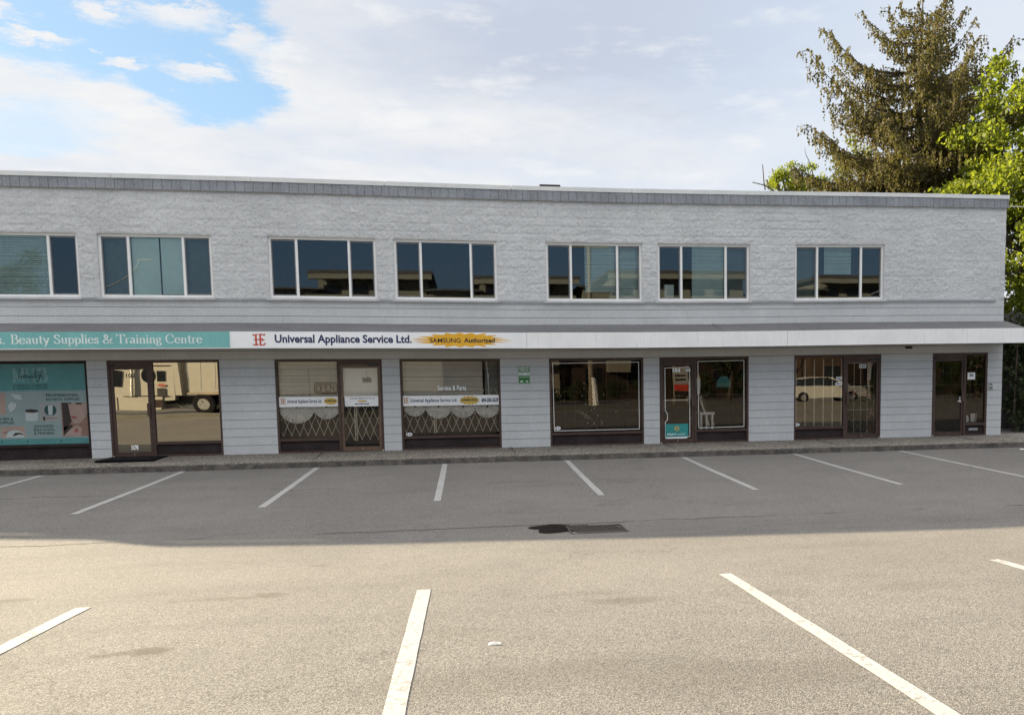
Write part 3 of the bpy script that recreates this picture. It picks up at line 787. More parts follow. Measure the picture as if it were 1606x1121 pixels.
shopfront(7, [('door', SF[7][0], d5x, 'glass_dim', 1), ('win', d5x, SF[7][1], 'glass_dim')], 'bronze')

# ------------------------------------------------------------------ signs on the canopy
def arc(cx, cy, rx, ry, a0, a1, n=12):
    return [(cx+rx*math.cos(R(a0+(a1-a0)*i/n)), cy+ry*math.sin(R(a0+(a1-a0)*i/n))) for i in range(n+1)]
SERIF = {
 'B': (.72, [[(.2, 0), (.2, 1)], [(.05, .98), (.38, .98)]+arc(.38, .76, .19, .22, 90, -90)+[(.2, .54)], [(.2, .54), (.4, .54)]+arc(.4, .28, .23, .26, 90, -90)+[(.05, .02)]]),
 'S': (.62, [[(.52, .76), (.47, .92), (.32, .985), (.17, .93), (.12, .78), (.18, .64), (.33, .52), (.48, .40), (.53, .25), (.46, .08), (.29, .015), (.14, .07), (.08, .26)]]),
 'T': (.70, [[(.36, 0), (.36, 1)], [(.04, .975), (.68, .975)], [(.05, .98), (.03, .80)], [(.67, .98), (.69, .80)], [(.24, .02), (.48, .02)]]),
 'C': (.78, [arc(.42, .5, .34, .48, 50, 315, 18), [(.66, .90), (.67, .68)]]),
 'M': (1.0, [[(.16, 0), (.16, 1)], [(.16, 1), (.5, .08)], [(.5, .08), (.84, 1)], [(.84, 1), (.84, 0)], [(.04, .02), (.3, .02)], [(.7, .02), (.98, .02)], [(.02, .98), (.2, .98)], [(.8, .98), (.98, .98)]]),
 'H': (.86, [[(.16, 0), (.16, 1)], [(.68, 0), (.68, 1)], [(.16, .5), (.68, .5)], [(.02, .02), (.3, .02)], [(.54, .02), (.82, .02)], [(.02, .98), (.3, .98)], [(.54, .98), (.82, .98)]]),
 'e': (.52, [arc(.26, .31, .21, .30, 8, 325, 16), [(.06, .36), (.46, .36)]]),
 'a': (.50, [[(.36, .46), (.36, .04), (.46, .03)], arc(.23, .45, .13, .16, 0, 160, 8), [(.36, .36), (.2, .32)]+arc(.19, .16, .13, .145, 100, 290, 8)+[(.36, .12)]]),
 'u': (.55, [[(.02, .6), (.13, .6), (.13, .2)]+arc(.26, .18, .13, .165, 180, 330, 8)+[(.41, .14)], [(.3, .6), (.42, .6), (.42, .02), (.52, .03)]]),
 't': (.37, [[(.17, .82), (.17, .15)]+arc(.27, .15, .10, .13, 180, 310, 6), [(.03, .61), (.34, .61)]]),
 'y': (.53, [[(.07, .61), (.27, .03)], [(.46, .61), (.22, -.16), (.12, -.27), (.05, -.25)], [(0, .61), (.17, .61)], [(.37, .61), (.53, .61)]]),
 'p': (.55, [[(.13, .61), (.13, -.3)], arc(.28, .31, .20, .29, 150, -150, 14), [(.01, -.29), (.26, -.29)], [(.02, .6), (.13, .6)]]),
 'l': (.27, [[(.13, 0), (.13, 1.03)], [(.02, .015), (.25, .015)], [(.03, 1.02), (.13, 1.02)]]),
 'i': (.27, [[(.13, 0), (.13, .61)], [(.02, .015), (.25, .015)], [(.03, .6), (.13, .6)], [(.13, .8), (.13, .91)]]),
 's': (.40, [[(.33, .46), (.29, .57), (.19, .61), (.09, .56), (.07, .46), (.14, .37), (.27, .28), (.33, .17), (.28, .05), (.17, .01), (.08, .05), (.05, .18)]]),
 'r': (.41, [[(.13, 0), (.13, .61)], arc(.28, .42, .15, .17, 180, 55, 7), [(.02, .015), (.26, .015)], [(.02, .6), (.13, .6)]]),
 'n': (.57, [[(.13, 0), (.13, .61)], arc(.28, .41, .15, .18, 180, 0, 8)+[(.43, 0)], [(.02, .015), (.24, .015)], [(.32, .015), (.54, .015)], [(.02, .6), (.13, .6)]]),
 'g': (.50, [arc(.22, .42, .16, .18, 0, 360, 14), [(.14, .26), (.10, .15), (.2, .09), (.36, .07), (.44, -.06), (.36, -.2), (.2, -.25), (.05, -.18), (.06, -.04), (.16, .05)], [(.34, .55), (.48, .59)]]),
 '&': (.86, [[(.74, .52), (.62, .22), (.42, .03), (.22, .02), (.08, .15), (.1, .33), (.3, .52), (.44, .7), (.42, .9), (.3, .98), (.18, .9), (.18, .75), (.3, .55), (.55, .2), (.72, .02), (.85, .04)], [(.62, .54), (.84, .54)]]),
 '.': (.24, [[(.10, .0), (.10, .10)]]), ' ': (.30, []),
}
def serif_mb(txt, x0, x1, zb, zcap, Y, thick=.125, thin=.05, mb=None):
    mb = mb or MB(); wt = sum(SERIF[c][0] for c in txt); sx = (x1-x0)/wt; sz = zcap-zb; x = x0; k = 0
    for c in txt:
        wd, strokes = SERIF[c]
        for P in strokes:
            for (ax, az), (bx, bz) in zip(P, P[1:]):
                L = math.hypot(bx-ax, bz-az)
                if L < 1e-6: continue
                t_ = thin+(thick-thin)*abs(bz-az)/L
                ex, ez = (bx-ax)/L, (bz-az)/L; o_ = .012; k += 1
                A = (ax-ex*o_, az-ez*o_); B = (bx+ex*o_, bz+ez*o_); yy = Y-(k % 3)*.0002
                pts = [(A[0]-ez*t_/2, A[1]+ex*t_/2), (A[0]+ez*t_/2, A[1]-ex*t_/2), (B[0]+ez*t_/2, B[1]-ex*t_/2), (B[0]-ez*t_/2, B[1]+ex*t_/2)]
                mb.add([(x+p[0]*sx, yy, zb+p[1]*sz) for p in pts], [(0, 1, 2, 3)])
        x += wd*sx
    return mb
def burst(cx, cz, rx, rz, ri, n, Y, var=.0, mb=None, seed=1):
    r = random.Random(seed); P = []
    for i in range(2*n):
        a = math.pi*i/n+.02; k = 1 if i % 2 == 0 else ri
        if i % 2 == 0 and var: k = 1-var*r.random()
        P.append((cx+rx*k*math.cos(a), cz+rz*k*math.sin(a)))
    mb = mb or MB(); m = len(P)
    mb.add([(cx, Y, cz)]+[(p[0], Y, p[1]) for p in P], [(0, i+1, (i+1) % m+1) for i in range(m)])
    return mb
FY = CY-.004
xs0 = BX0-.8; xa = at(360.5, 533, FY).x; xb = at(825.5, 533, FY).x
s = empty('shop_sign', ((xs0+xa)/2, FY, CZ0), 'long teal sign on the canopy edge with white serif lettering', 'sign')
MB().box(xs0, xa, FY, FY+.014, CZ0+.002, CZ1+.004).build('board', 'teal_sign', s)
r_ = prect(15.5, 524.4, 317.5, 538.6, FY)
mb = serif_mb('Beauty Supplies & Training Centre', r_[0], r_[2], r_[1], r_[3], FY-.002)
serif_mb('s.', at(-6, 535, FY).x, at(9, 535, FY).x, r_[1], r_[3], FY-.002, mb=mb)
mb.build('lettering', 'letter_white', s)
s = empty('shop_sign', ((xa+xb)/2, FY, CZ0), 'white sign on the canopy edge with navy lettering and an orange starburst', 'sign')
MB().box(xa+.012, xb, FY, FY+.014, CZ0+.002, CZ1+.004).build('board', 'white_sign', s)
mb = MB(); mb.box(xa-.002, xa+.010, FY-.002, FY+.012, CZ0+.002, CZ1+.006); mb.build('trim', 'white_metal', s)
text_mb('Universal Appliance Service Ltd.', prect(430.9, 524.8, 645.8, 541.6, FY), FY-.002, bold=.032).build('lettering', 'navy', s)
def he_mb(u0, v0, u1, v1, Y):
    x0, z0, x1, z1 = prect(u0, v0, u1, v1, Y); W, H_ = x1-x0, z1-z0; mb = MB()
    def S(P, t_, k=0):
        for (a, b), (c, d) in zip(P, P[1:]):
            mb.bar((x0+a*W, Y-k*.0003, z0+b*H_), (x0+c*W, Y-k*.0003, z0+d*H_), t_*H_, .001, (0, 1, 0))
    S([(.24, .03), (.24, .97)], .15); S([(.58, .03), (.58, .97)], .15, 1); S([(.06, .52), (.92, .50)], .09, 2)
    S([(.02, .97), (.12, .90), (.40, .97)], .09, 3); S([(.0, .12), (.10, .03), (.36, .05), (.44, .12)], .10, 3)
    S([(.48, .92), (.58, .97), (.86, .92), (.98, .99)], .11, 3); S([(.5, .08), (.58, .03), (.86, .05), (.99, .20)], .11, 4)
    S([(.72, .66), (.76, .36)], .08, 4); S([(.02, .97), (.04, .82)], .07, 5); S([(.93, .97), (.90, .84)], .07, 5)
    return mb
he_mb(396.7, 523.6, 416.6, 541.6, FY-.002).build('emblem', 'red', s)
xl, zb_, xr, zt_ = prect(647, 521.6, 805, 544.6, FY)
cx_, cz_ = (xl+xr)/2-.05, (zb_+zt_)/2; hw = (xr-xl)/2; hh = (zt_-zb_)/2
P = []
prof = [(1.0, 0), (.62, .12), (.88, .28), (.60, .36), (.72, .66), (.46, .62), (.52, .96), (.30, .74), (.22, .99), (.08, .80), (-.03, 1.0), (-.14, .78), (-.30, .97), (-.34, .70), (-.60, .78), (-.52, .50), (-.86, .46), (-.62, .24), (-.97, .16), (-.66, .04)]
P = [(cx_+x*hw, cz_+z*hh) for x, z in prof]+[(cx_+x*hw*.98, cz_-z*hh) for x, z in reversed(prof[1:])]
mb = MB(); mb.add([(cx_, FY-.002, cz_)]+[(p[0], FY-.002, p[1]) for p in P], [(0, i+1, (i+1) % len(P)+1) for i in range(len(P))])
for k_, zz_ in ((-1, .06), (1, .05), (-1, -.32), (1, -.30)):
    mb.add([(cx_+k_*hw*.5, FY-.0025, cz_+zz_*hh-.012), (cx_+k_*hw*1.06, FY-.0025, cz_+zz_*hh), (cx_+k_*hw*.5, FY-.0025, cz_+zz_*hh+.012)], [(0, 1, 2)])
mb.build('starburst', 'orange', s)
mb = text_mb('SAMSUNG', prect(674, 530.2, 722.6, 537.4, FY), FY-.0035, bold=.018)
text_mb('Authorized', prect(727.6, 530.0, 776, 537.4, FY), FY-.0035, bold=.03, mb=mb)
mb.build('burst_lettering', 'letter_black', s)

# ------------------------------------------------------------------ poster film on the first window
PY = .052
def zp(x, y): return (x/6.228, 550+y/6.228)
def zr(x0, y0, x1, y1, Y=PY): a = zp(x0, y0); b = zp(x1, y1); return prect(a[0], a[1], b[0], b[1], Y)
def zpoly(pts, Y): return [(at(*zp(x, y), Y).x, at(*zp(x, y), Y).z) for x, y in pts]
ps = empty('window_poster', (-9.7, PY, .36), 'large teal poster film with photographs of beauty products covering the first shop window', 'poster')
xR = SF[0][1]-.055; xL = SF[0][0]+.05
za = at(100, 569.5, PY).z; zb2 = at(100, 612.2, PY).z; zc = at(100, 686.5, PY).z; zd = at(100, 697, PY).z
MB().box(xL, xR, PY, PY+.004, zb2, za).build('header_band', 'poster_teal', ps)
MB().box(xL, xR, PY, PY+.004, zc, zb2-.0005).build('panel', 'poster_pale', ps)
MB().box(xL, xR, PY, PY+.004, .335, zc-.0005).build('footer_band', 'poster_teal', ps)
Y1 = PY-.0008; Y2 = PY-.0016; Y3 = PY-.0024; Y4 = PY-.0032; Y5 = PY-.004
def prt(name, mat, mb): return mb.build(name, mat, ps)
def rect(mb, r, Y): return mb.quad((r[0], Y, r[1]), (r[2], Y, r[1]), (r[2], Y, r[3]), (r[0], Y, r[3]))
def poly(mb, pts, Y):
    P = zpoly(pts, Y); return mb.add([(x, Y, z) for x, z in P], [tuple(range(len(P)))])
rr = zr(118, 168, 468, 306); mb = MB(); W3 = (rr[2]-rr[0])
serif_mb('M', rr[0], rr[0]+W3*.36, rr[1], rr[3], Y1, .2, .06, mb); serif_mb('H', rr[0]+W3*.37, rr[0]+W3*.66, rr[1], rr[3], Y1, .14, .05, mb); serif_mb('B', rr[0]+W3*.67, rr[2], rr[1], rr[3], Y1, .22, .07, mb)
prt('monogram', 'letter_white_faint', mb)
mb = MB()
sc_ = [[(190, 185), (197, 178), (200, 190), (185, 240), (180, 268), (188, 270), (202, 245), (212, 240), (214, 255), (204, 268), (220, 262)],
       [(220, 262), (238, 246), (244, 236), (236, 234), (228, 250), (234, 266), (252, 252)], [(275, 238), (262, 236), (252, 254), (258, 266), (272, 246), (276, 266), (290, 250)],
       [(290, 238), (286, 262), (298, 262), (312, 236), (312, 264), (326, 250)], [(345, 190), (334, 240), (330, 266), (344, 258)], [(322, 222), (412, 202)],
       [(350, 236), (350, 258), (362, 258), (376, 232), (400, 224), (380, 262), (388, 240), (382, 290), (370, 305), (364, 296), (384, 274), (406, 236)]]
for i, P in enumerate(sc_):
    Q = zpoly(P, Y2)
    for j, (a_, b_) in enumerate(zip(Q, Q[1:])): mb.bar((a_[0], Y2-(j % 2)*.0002, a_[1]), (b_[0], Y2-(j % 2)*.0002, b_[1]), .014, .0006, (0, 1, 0))
prt('script_lettering', 'letter_teal', mb)
mb = text_mb('COSMETIC SUPPLIES', zr(122, 329, 465, 348), Y1, .04); text_mb('& TRAINING CENTRE', zr(125, 355, 465, 374), Y1, .04, mb=mb)
prt('caption', 'letter_teal', mb)
mb = text_mb('PROFESSIONAL', zr(448, 418, 770, 446), Y1, .035); text_mb('ESTHETIC SUPPLIES', zr(450, 460, 775, 484), Y1, .035, mb=mb)
text_mb('MEDI SPA &', zr(-70, 653, 131, 680), Y1, .03, mb=mb); text_mb('SUPPLIES', zr(-12, 689, 138, 716), Y1, .03, mb=mb)
text_mb('ADVANCED', zr(330, 723, 525, 748), Y1, .03, mb=mb); text_mb('EDUCATION', zr(330, 757, 530, 782), Y1, .03, mb=mb); text_mb('& TRAINING', zr(335, 790, 530, 816), Y1, .03, mb=mb)
prt('lettering', 'letter_teal', mb)
mb = MB()
for a_ in ((-170, 400, -60, 845), (-52, 410, 55, 620)): rect(mb, zr(*a_), Y1)
rect(mb, zr(10, 740, 243, 848), Y1); prt('photo_skin', 'skin_pale', mb)
mb = MB(); rect(mb, zr(66, 412, 222, 620), Y1); rect(mb, zr(236, 412, 384, 690), Y1); prt('photo_tint', 'poster_pale', mb)
mb = MB(); poly(mb, [(75, 540), (110, 500), (160, 520), (150, 560), (100, 600)], Y2); poly(mb, [(100, 420), (200, 430), (215, 480), (150, 470)], Y2)
poly(mb, [(247, 600), (374, 600), (370, 680), (300, 688), (252, 680)], Y2); poly(mb, [(55, 846), (80, 790), (120, 775), (180, 778), (225, 800), (240, 846)], Y2)
poly(mb, [(468, 530), (515, 528), (512, 628), (474, 628)], Y3); prt('photo_white', 'poster_light', mb)
mb = MB(); poly(mb, [(247, 575), (300, 568), (372, 578), (374, 595), (330, 605), (255, 602)], Y3)
poly(mb, [(420, 640), (440, 645), (442, 680), (425, 684)], Y3); poly(mb, [(120, 830), (150, 800), (205, 800), (235, 825), (190, 815), (150, 828)], Y3)
poly(mb, [(10, 790), (50, 806), (100, 780), (50, 798)], Y3)
poly(mb, [(602, 506), (662, 506), (680, 600), (700, 690), (650, 760), (622, 790), (612, 640)], Y3); poly(mb, [(622, 745), (700, 720), (712, 738), (630, 832), (624, 832)], Y3)
poly(mb, [(668, 508), (694, 506), (692, 520), (672, 522)], Y4); poly(mb, [(735, 508), (800, 506), (796, 522), (745, 524)], Y4); prt('photo_dark', 'hair', mb)
mb = MB(); rect(mb, zr(388, 507, 590, 690), Y1); prt('photo_grey', 'poster_grey', mb)
mb = MB(); c_ = zpoly([(492, 580)], Y2)[0]; e_ = zpoly([(552, 580)], Y2)[0]
mb.disc(c_[0], c_[1], abs(e_[0]-c_[0]), abs(e_[0]-c_[0]), Y2, .0005); prt('photo_green', 'letter_teal', mb)
mb = MB(); rect(mb, zr(602, 506, 866, 834), Y1); poly(mb, [(440, 654), (560, 650), (560, 660), (440, 664)], Y3); prt('photo_portrait', 'skin', mb)
mb = MB(); poly(mb, [(662, 507), (855, 507), (850, 620), (800, 690), (760, 712), (715, 708), (690, 640), (672, 590)], Y2)
poly(mb, [(625, 832), (680, 770), (740, 730), (770, 722), (775, 740), (800, 750), (790, 832)], Y4); prt('photo_face', 'skin_pale', mb)
mb = MB(); poly(mb, [(694, 632), (724, 636), (752, 646), (748, 658), (716, 662), (700, 650)], Y3); poly(mb, [(744, 752), (772, 772), (750, 800), (724, 786)], Y5); prt('photo_lips', 'lip', mb)
mb = MB()
for x_, y_ in ((18, 887), (270, 884), (597, 877)):
    c_ = zpoly([(x_, y_)], Y1)[0]; mb.disc(c_[0], c_[1], .018, .018, Y1, .0005, 12)
prt('icon', 'letter_teal', mb)

# ------------------------------------------------------------------ numbers, stickers and notices
GYF = .047         # just in front of the door and window glass
def lettering(name, mat, label, cat, txts, Y=GYF, bold=.02, group=None):
    mb = MB()
    for t_, u0, v0, u1, v1 in txts: text_mb(t_, prect(u0, v0, u1, v1, Y), Y, bold, mb=mb)
    return one(name, mat, label, cat, mb, group)
lettering('door_number', 'black', 'black number 102 on the mirrored glass door', 'number', [('102', 197.5, 585.5, 212, 592.2)])
px0 = at(210, 702, GYF)
m = empty('door_sticker', (px0.x, GYF, px0.z-.06), 'small square white logo sticker at the bottom of the mirrored door', 'sticker')
r0 = prect(206, 698, 217, 705, GYF); MB().box(r0[0], r0[2], GYF, GYF+.0015, r0[1], r0[3]).build('backing', 'tape', m)
mb = MB(); mb.add([(r0[0]+.03, GYF-.001, r0[3]-.008), (r0[0]+.05, GYF-.001, r0[3]-.008), (r0[2]-.02, GYF-.001, r0[1]+.01), (r0[2]-.05, GYF-.001, r0[1]+.01)], [(0, 3, 2, 1)])
mb.box(r0[0]+.012, r0[0]+.022, GYF-.001, GYF, r0[1]+.02, r0[3]-.02); mb.box(r0[0]+.034, r0[0]+.044, GYF-.001, GYF, r0[1]+.01, r0[1]+.04); mb.build('mark', 'black', m)
lettering('door_number', 'paper', 'white number 104 at the top of the door with the teal poster', 'number', [('104', 1055, 577.5, 1067, 584)], bold=.05)
c = at(1353, 574, GYF)
m = empty('number_plate', (c.x, GYF, c.z-.05), 'small cream plate with number 105 at the top of the barred door', 'number')
r0 = prect(1347.6, 571, 1358.6, 577.2, GYF); MB().box(r0[0], r0[2], GYF, GYF+.003, r0[1], r0[3]).build('plate', 'blind', m)
text_mb('105', (r0[0]+.02, r0[1]+.015, r0[2]-.02, r0[3]-.015), GYF-.001, .03).build('lettering', 'black', m)
def oval(u, v, du, dv, label, words=2):
    c = at(u, v, GYF); rx = at(u+du, v, GYF).x-c.x; rz = at(u, v-dv, GYF).z-c.z
    m = empty('oval_sticker', (c.x, GYF, c.z-rz), label, 'sticker', 'white oval window stickers')
    MB().disc(c.x, c.z, rx, rz, GYF, .001).build('backing', 'paper', m)
    mb = MB(); mb.disc(c.x-rx*.45, c.z, rx*.22, rz*.5, GYF-.001, .0008, 10); mb.box(c.x-rx*.1, c.x+rx*.6, GYF-.001, GYF-.0003, c.z-rz*.3, c.z+rz*.25); mb.build('mark', 'navy', m)
oval(641.7, 681, 5.2, 2.6, 'white oval sticker in the lower corner of the window with four fans')
oval(874.8, 671.4, 4.8, 2.6, 'white oval sticker in the lower corner of the dark crystal window')
oval(1250, 665.8, 4.2, 2.3, 'white oval sticker in the lower left corner of the barred window')
oval(1315.6, 601.6, 5.6, 3.0, 'white oval sticker near the door edge of the barred window, below a square one')
oval(1079, 580.4, 4.2, 2.0, 'white oval sticker at the top right of the door with the teal poster')
r0 = prect(1311.3, 590.8, 1320.8, 595.6, GYF); m = empty('window_sticker', (r0[0]+.08, GYF, r0[1]), 'white rectangular sticker with dark writing above the oval one on the barred window', 'sticker')
MB().box(r0[0], r0[2], GYF, GYF+.001, r0[1], r0[3]).build('backing', 'paper', m)
mb = MB(); mb.box(r0[0]+.01, r0[2]-.01, GYF-.001, GYF-.0004, r0[1]+.022, r0[1]+.04); mb.box(r0[0]+.012, r0[2]-.03, GYF-.001, GYF-.0004, r0[1]+.05, r0[1]+.058); mb.build('mark', 'navy', m)
# green parking sign on the wall
r0 = prect(812.6, 573.6, 831.4, 601.8, -.012); cx0 = (r0[0]+r0[2])/2
m = empty('parking_sign', (cx0, -.012, r0[1]), 'green and white reserved parking sign on the grey block wall', 'sign')
MB().box(r0[0], r0[2], -.012, -.004, r0[1], r0[3]).build('plate', 'sign_green', m)
mb = MB(); i_ = .008
mb.ring([(r0[0]+i_, r0[1]+i_), (r0[2]-i_, r0[1]+i_), (r0[2]-i_, r0[3]-i_), (r0[0]+i_, r0[3]-i_)], .006, -.014, .001)
mb.box(r0[0]+.016, r0[2]-.016, -.014, -.013, r0[3]-.235, r0[3]-.16)
hz = r0[3]
text_mb('RESERVED', (r0[0]+.025, hz-.075, r0[2]-.025, hz-.03), -.0145, .03, mb=mb); text_mb('PARKING', (r0[0]+.035, hz-.13, r0[2]-.035, hz-.09), -.0145, .03, mb=mb)
text_mb('VIOLATORS TOWED', (r0[0]+.025, hz-.285, r0[2]-.025, hz-.265), -.0145, .02, mb=mb)
mb.box(r0[0]+.045, r0[0]+.10, -.0145, -.014, r0[1]+.045, r0[1]+.075); mb.box(r0[2]-.11, r0[2]-.05, -.0145, -.014, r0[1]+.045, r0[1]+.075); mb.disc(r0[0]+.095, r0[1]+.06, .028, .022, -.0152, .0005, 5); mb.disc(r0[2]-.075, r0[1]+.06, .026, .024, -.0152, .0005, 4)
mb.build('lettering', 'paper', m)
text_mb('UNIT 103', (r0[0]+.035, hz-.215, r0[2]-.035, hz-.18), -.0155, .02).build('unit_lettering', 'sign_green', m)
# intercom by the last door
r0 = prect(1551.4, 600.2, 1557.4, 610.4, -.03)
m = empty('intercom', (r0[0], -.03, r0[1]), 'small grey intercom box on the end pier by the last door', 'intercom')
MB().box(r0[0], r0[2], -.032, -.003, r0[1], r0[3]).build('case', 'steel', m)
mb = MB(); mb.disc((r0[0]+r0[2])/2, r0[3]-.045, .022, .024, -.034, .002, 12); mb.box(r0[0]+.02, r0[2]-.02, -.034, -.032, r0[1]+.025, r0[1]+.06); mb.build('grille', 'black', m)
# small lamp box under the canopy
p = at(1425, 545.5, -.02)
mb = MB(); mb.box(p.x-.08, p.x+.08, -.07, -.004, p.z-.02, p.z+.03); mb.box(p.x-.06, p.x+.06, -.09, -.07, p.z-.012, p.z+.02); one('junction_box', 'kick', 'small dark box on the wall under the canopy left of the last door', 'box', mb)
# door mat
mb = MB(); mb.box(-8.06, -6.86, -.98, -.03, -.05, .012); 
for k in range(12): mb.box(-8.04, -6.88, -.96+k*.073, -1.06+k*.073+.03, .012, .017)
o = one('door_mat', 'rubber', 'black rubber mat on the sidewalk in front of the mirrored door', 'mat', mb)

# ------------------------------------------------------------------ appliance shop windows
def banner(u0, v0, u1, v1, items, label, Y=.048):
    r0 = prect(u0, v0, u1, v1, Y); m = empty('window_banner', ((r0[0]+r0[2])/2, Y, r0[1]), label, 'banner')
    MB().box(r0[0], r0[2], Y, Y+.002, r0[1], r0[3]).build('sheet', 'paper', m)
    for kind, *a_ in items:
        if kind == 'he': he_mb(*a_, Y-.002).build('emblem', 'terracotta', m)
        if kind == 'burst':
            q_ = prect(*a_, Y); cx1, cz1 = (q_[0]+q_[2])/2, (q_[1]+q_[3])/2
            burst(cx1, cz1, (q_[2]-q_[0])/2, (q_[3]-q_[1])/2, .78, 15, Y-.002).build('starburst', 'gold', m)
            w2, h2 = (q_[2]-q_[0])*.36, (q_[3]-q_[1])*.12
            text_mb('SAMSUNG', (cx1-w2, cz1-h2*.6, cx1+w2, cz1+h2*1.4), Y-.003, .04).build('burst_lettering', 'letter_black', m)
        if kind == 'text': text_mb(a_[0], prect(*a_[1:5], Y), Y-.002, a_[5] if len(a_) > 5 else .02).build('lettering', 'navy', m)
    return m
banner(437.6, 622, 532, 637.6, [('he', 440, 625, 448.6, 633.6), ('text', 'Universal Appliance Service Ltd.', 450.3, 626.2, 505, 633.6), ('burst', 506.5, 623, 530.5, 635)], 'white banner with gold burst and two paper fans below it')
banner(632, 619.8, 783, 635.6, [('he', 632.8, 623.6, 641.4, 632), ('text', 'Universal Appliance Service Ltd.', 643, 624.5, 717, 632), ('burst', 719, 620.2, 753.5, 635), ('text', '604-200-5629', 755, 623.5, 781.5, 630.4, .04)], 'white banner with a phone number and four paper fans below it')
# door sheet
m = banner(540.5, 621, 594, 637, [('text', 'Universal Appliance Service Ltd.', 549, 623.3, 588, 626), ('text', '604-200-5629', 556.5, 632, 579, 634.6, .04)], 'white sheet with phone number on the appliance shop door', .044)
q_ = prect(558, 627, 578, 630.8, .042); burst((q_[0]+q_[2])/2, (q_[1]+q_[3])/2, (q_[2]-q_[0])/2, (q_[3]-q_[1])/2, .6, 9, .0415).build('starburst', 'gold', m)
panel(at(536.6, 600).x, at(594.8, 600).x, at(565, 622).z, at(565, 575).z, .10, 'paper', 'white paper blind behind the glass of the appliance shop door', name='door_blind')
q_ = prect(567.5, 591, 583, 600, .09)
m = empty('hanging_sign', (q_[0]+.1, .09, q_[1]), 'small grey sign hanging on a string in the appliance shop door', 'sign')
mb = MB(); mb.slab([(q_[0]+.02, q_[1]), (q_[2], q_[1]+.01), (q_[2]-.01, q_[3]-.02), (q_[0]+.14, q_[3]), (q_[0]+.1, q_[3]-.02), (q_[0], q_[3]-.01)], .088, .006); mb.build('board', 'poster_grey', m)
MB().box(q_[0]+.115, q_[0]+.119, .09, .094, q_[3], q_[3]+.17).build('string', 'kick', m)
text_mb('OPEN', (q_[0]+.04, q_[1]+.04, q_[2]-.03, q_[3]-.05), .0865, .02).build('lettering', 'kick', m)
# slatted blinds
slat_blind(SF[2][0]+.06, d2x-.04, at(480, 624).z, 2.11, .15, 'blind', 'beige slatted blind behind the open sign', pitch=.05, tilt=.012)
slat_blind(SF[3][0]+.06, at(757, 600).x, at(700, 622).z, 2.11, .15, 'blind', 'beige slatted blind above the service and parts lettering', pitch=.05, tilt=.012)
slat_blind(at(761, 600).x, SF[3][1]-.06, at(770, 622).z, 2.11, .22, 'poster_grey', 'narrow grey blind beside the white pull cord at the window edge', pitch=.05, tilt=.012)
mb = MB(); a_ = at(762.6, 566, .10); b_ = at(768.5, 640, .10)
mb.tube([(a_.x, .10, a_.z), (a_.x+.03, .10, (a_.z*2+b_.z)/3), (b_.x, .10, b_.z)], .011, 6); mb.box(a_.x+.015, a_.x+.055, .09, .11, a_.z-.42, a_.z-.30)
one('pull_cord', 'paper', 'white pull cord hanging down the window with four paper fans', 'cord', mb)
lettering('window_lettering', 'paper', 'Service and Parts lettering on the window with four paper fans', 'lettering', [('Service & Parts', 686.5, 604.3, 731, 612.3)], .05, .03)
# open sign
q_ = prect(493, 600, 528.5, 616.3, .11)
m = empty('open_sign', ((q_[0]+q_[2])/2, .11, q_[1]), 'unlit tube sign reading OPEN in front of the beige blind', 'sign')
mb = MB(); rr_ = .05; P = []
for (cxx, czz, a0) in ((q_[2]-rr_, q_[3]-rr_, 0), (q_[0]+rr_, q_[3]-rr_, 90), (q_[0]+rr_, q_[1]+rr_, 180), (q_[2]-rr_, q_[1]+rr_, 270)): P += [(cxx+rr_*math.cos(R(a0+k*30)), czz+rr_*math.sin(R(a0+k*30))) for k in range(4)]
mb.ring(P, .016, .108, .02); mb.ring([(x_*.0+(q_[0]+q_[2])/2+(x_-(q_[0]+q_[2])/2)*.90, (q_[1]+q_[3])/2+(z_-(q_[1]+q_[3])/2)*.80) for x_, z_ in P], .008, .106, .01); mb.build('tube_border', 'bronze_light', m)
mb = MB(); lw = (q_[2]-q_[0]-.11)/4; lz0, lz1 = q_[1]+.05, q_[3]-.05
def L4(k, segs):
    x_ = q_[0]+.055+k*lw
    for (a0, b0, a1, b1) in segs: mb.bar((x_+a0*lw*.8, .104, lz0+b0*(lz1-lz0)), (x_+a1*lw*.8, .104, lz0+b1*(lz1-lz0)), .017, .012, (0, 1, 0))
L4(0, [(0, 0, 0, 1), (0, 1, 1, 1), (1, 1, 1, 0), (1, 0, 0, 0)]); L4(1, [(0, 0, 0, 1), (0, 1, 1, 1), (1, 1, 1, .5), (1, .5, 0, .5)])
L4(2, [(0, 0, 0, 1), (0, 1, 1, 1), (0, .5, .8, .5), (0, 0, 1, 0)]); L4(3, [(0, 0, 0, 1), (0, 1, 1, 0), (1, 0, 1, 1)]); mb.build('tube_letters', 'bronze_light', m)
mb = MB(); xk_ = at(484.5, 600, .12).x; mb.box(xk_-.003, xk_+.003, .12, .124, at(484, 622).z, at(484, 576).z)
one('blind_cord', 'black', 'thin dark cord on the beige blind left of the open sign', 'cord', mb)
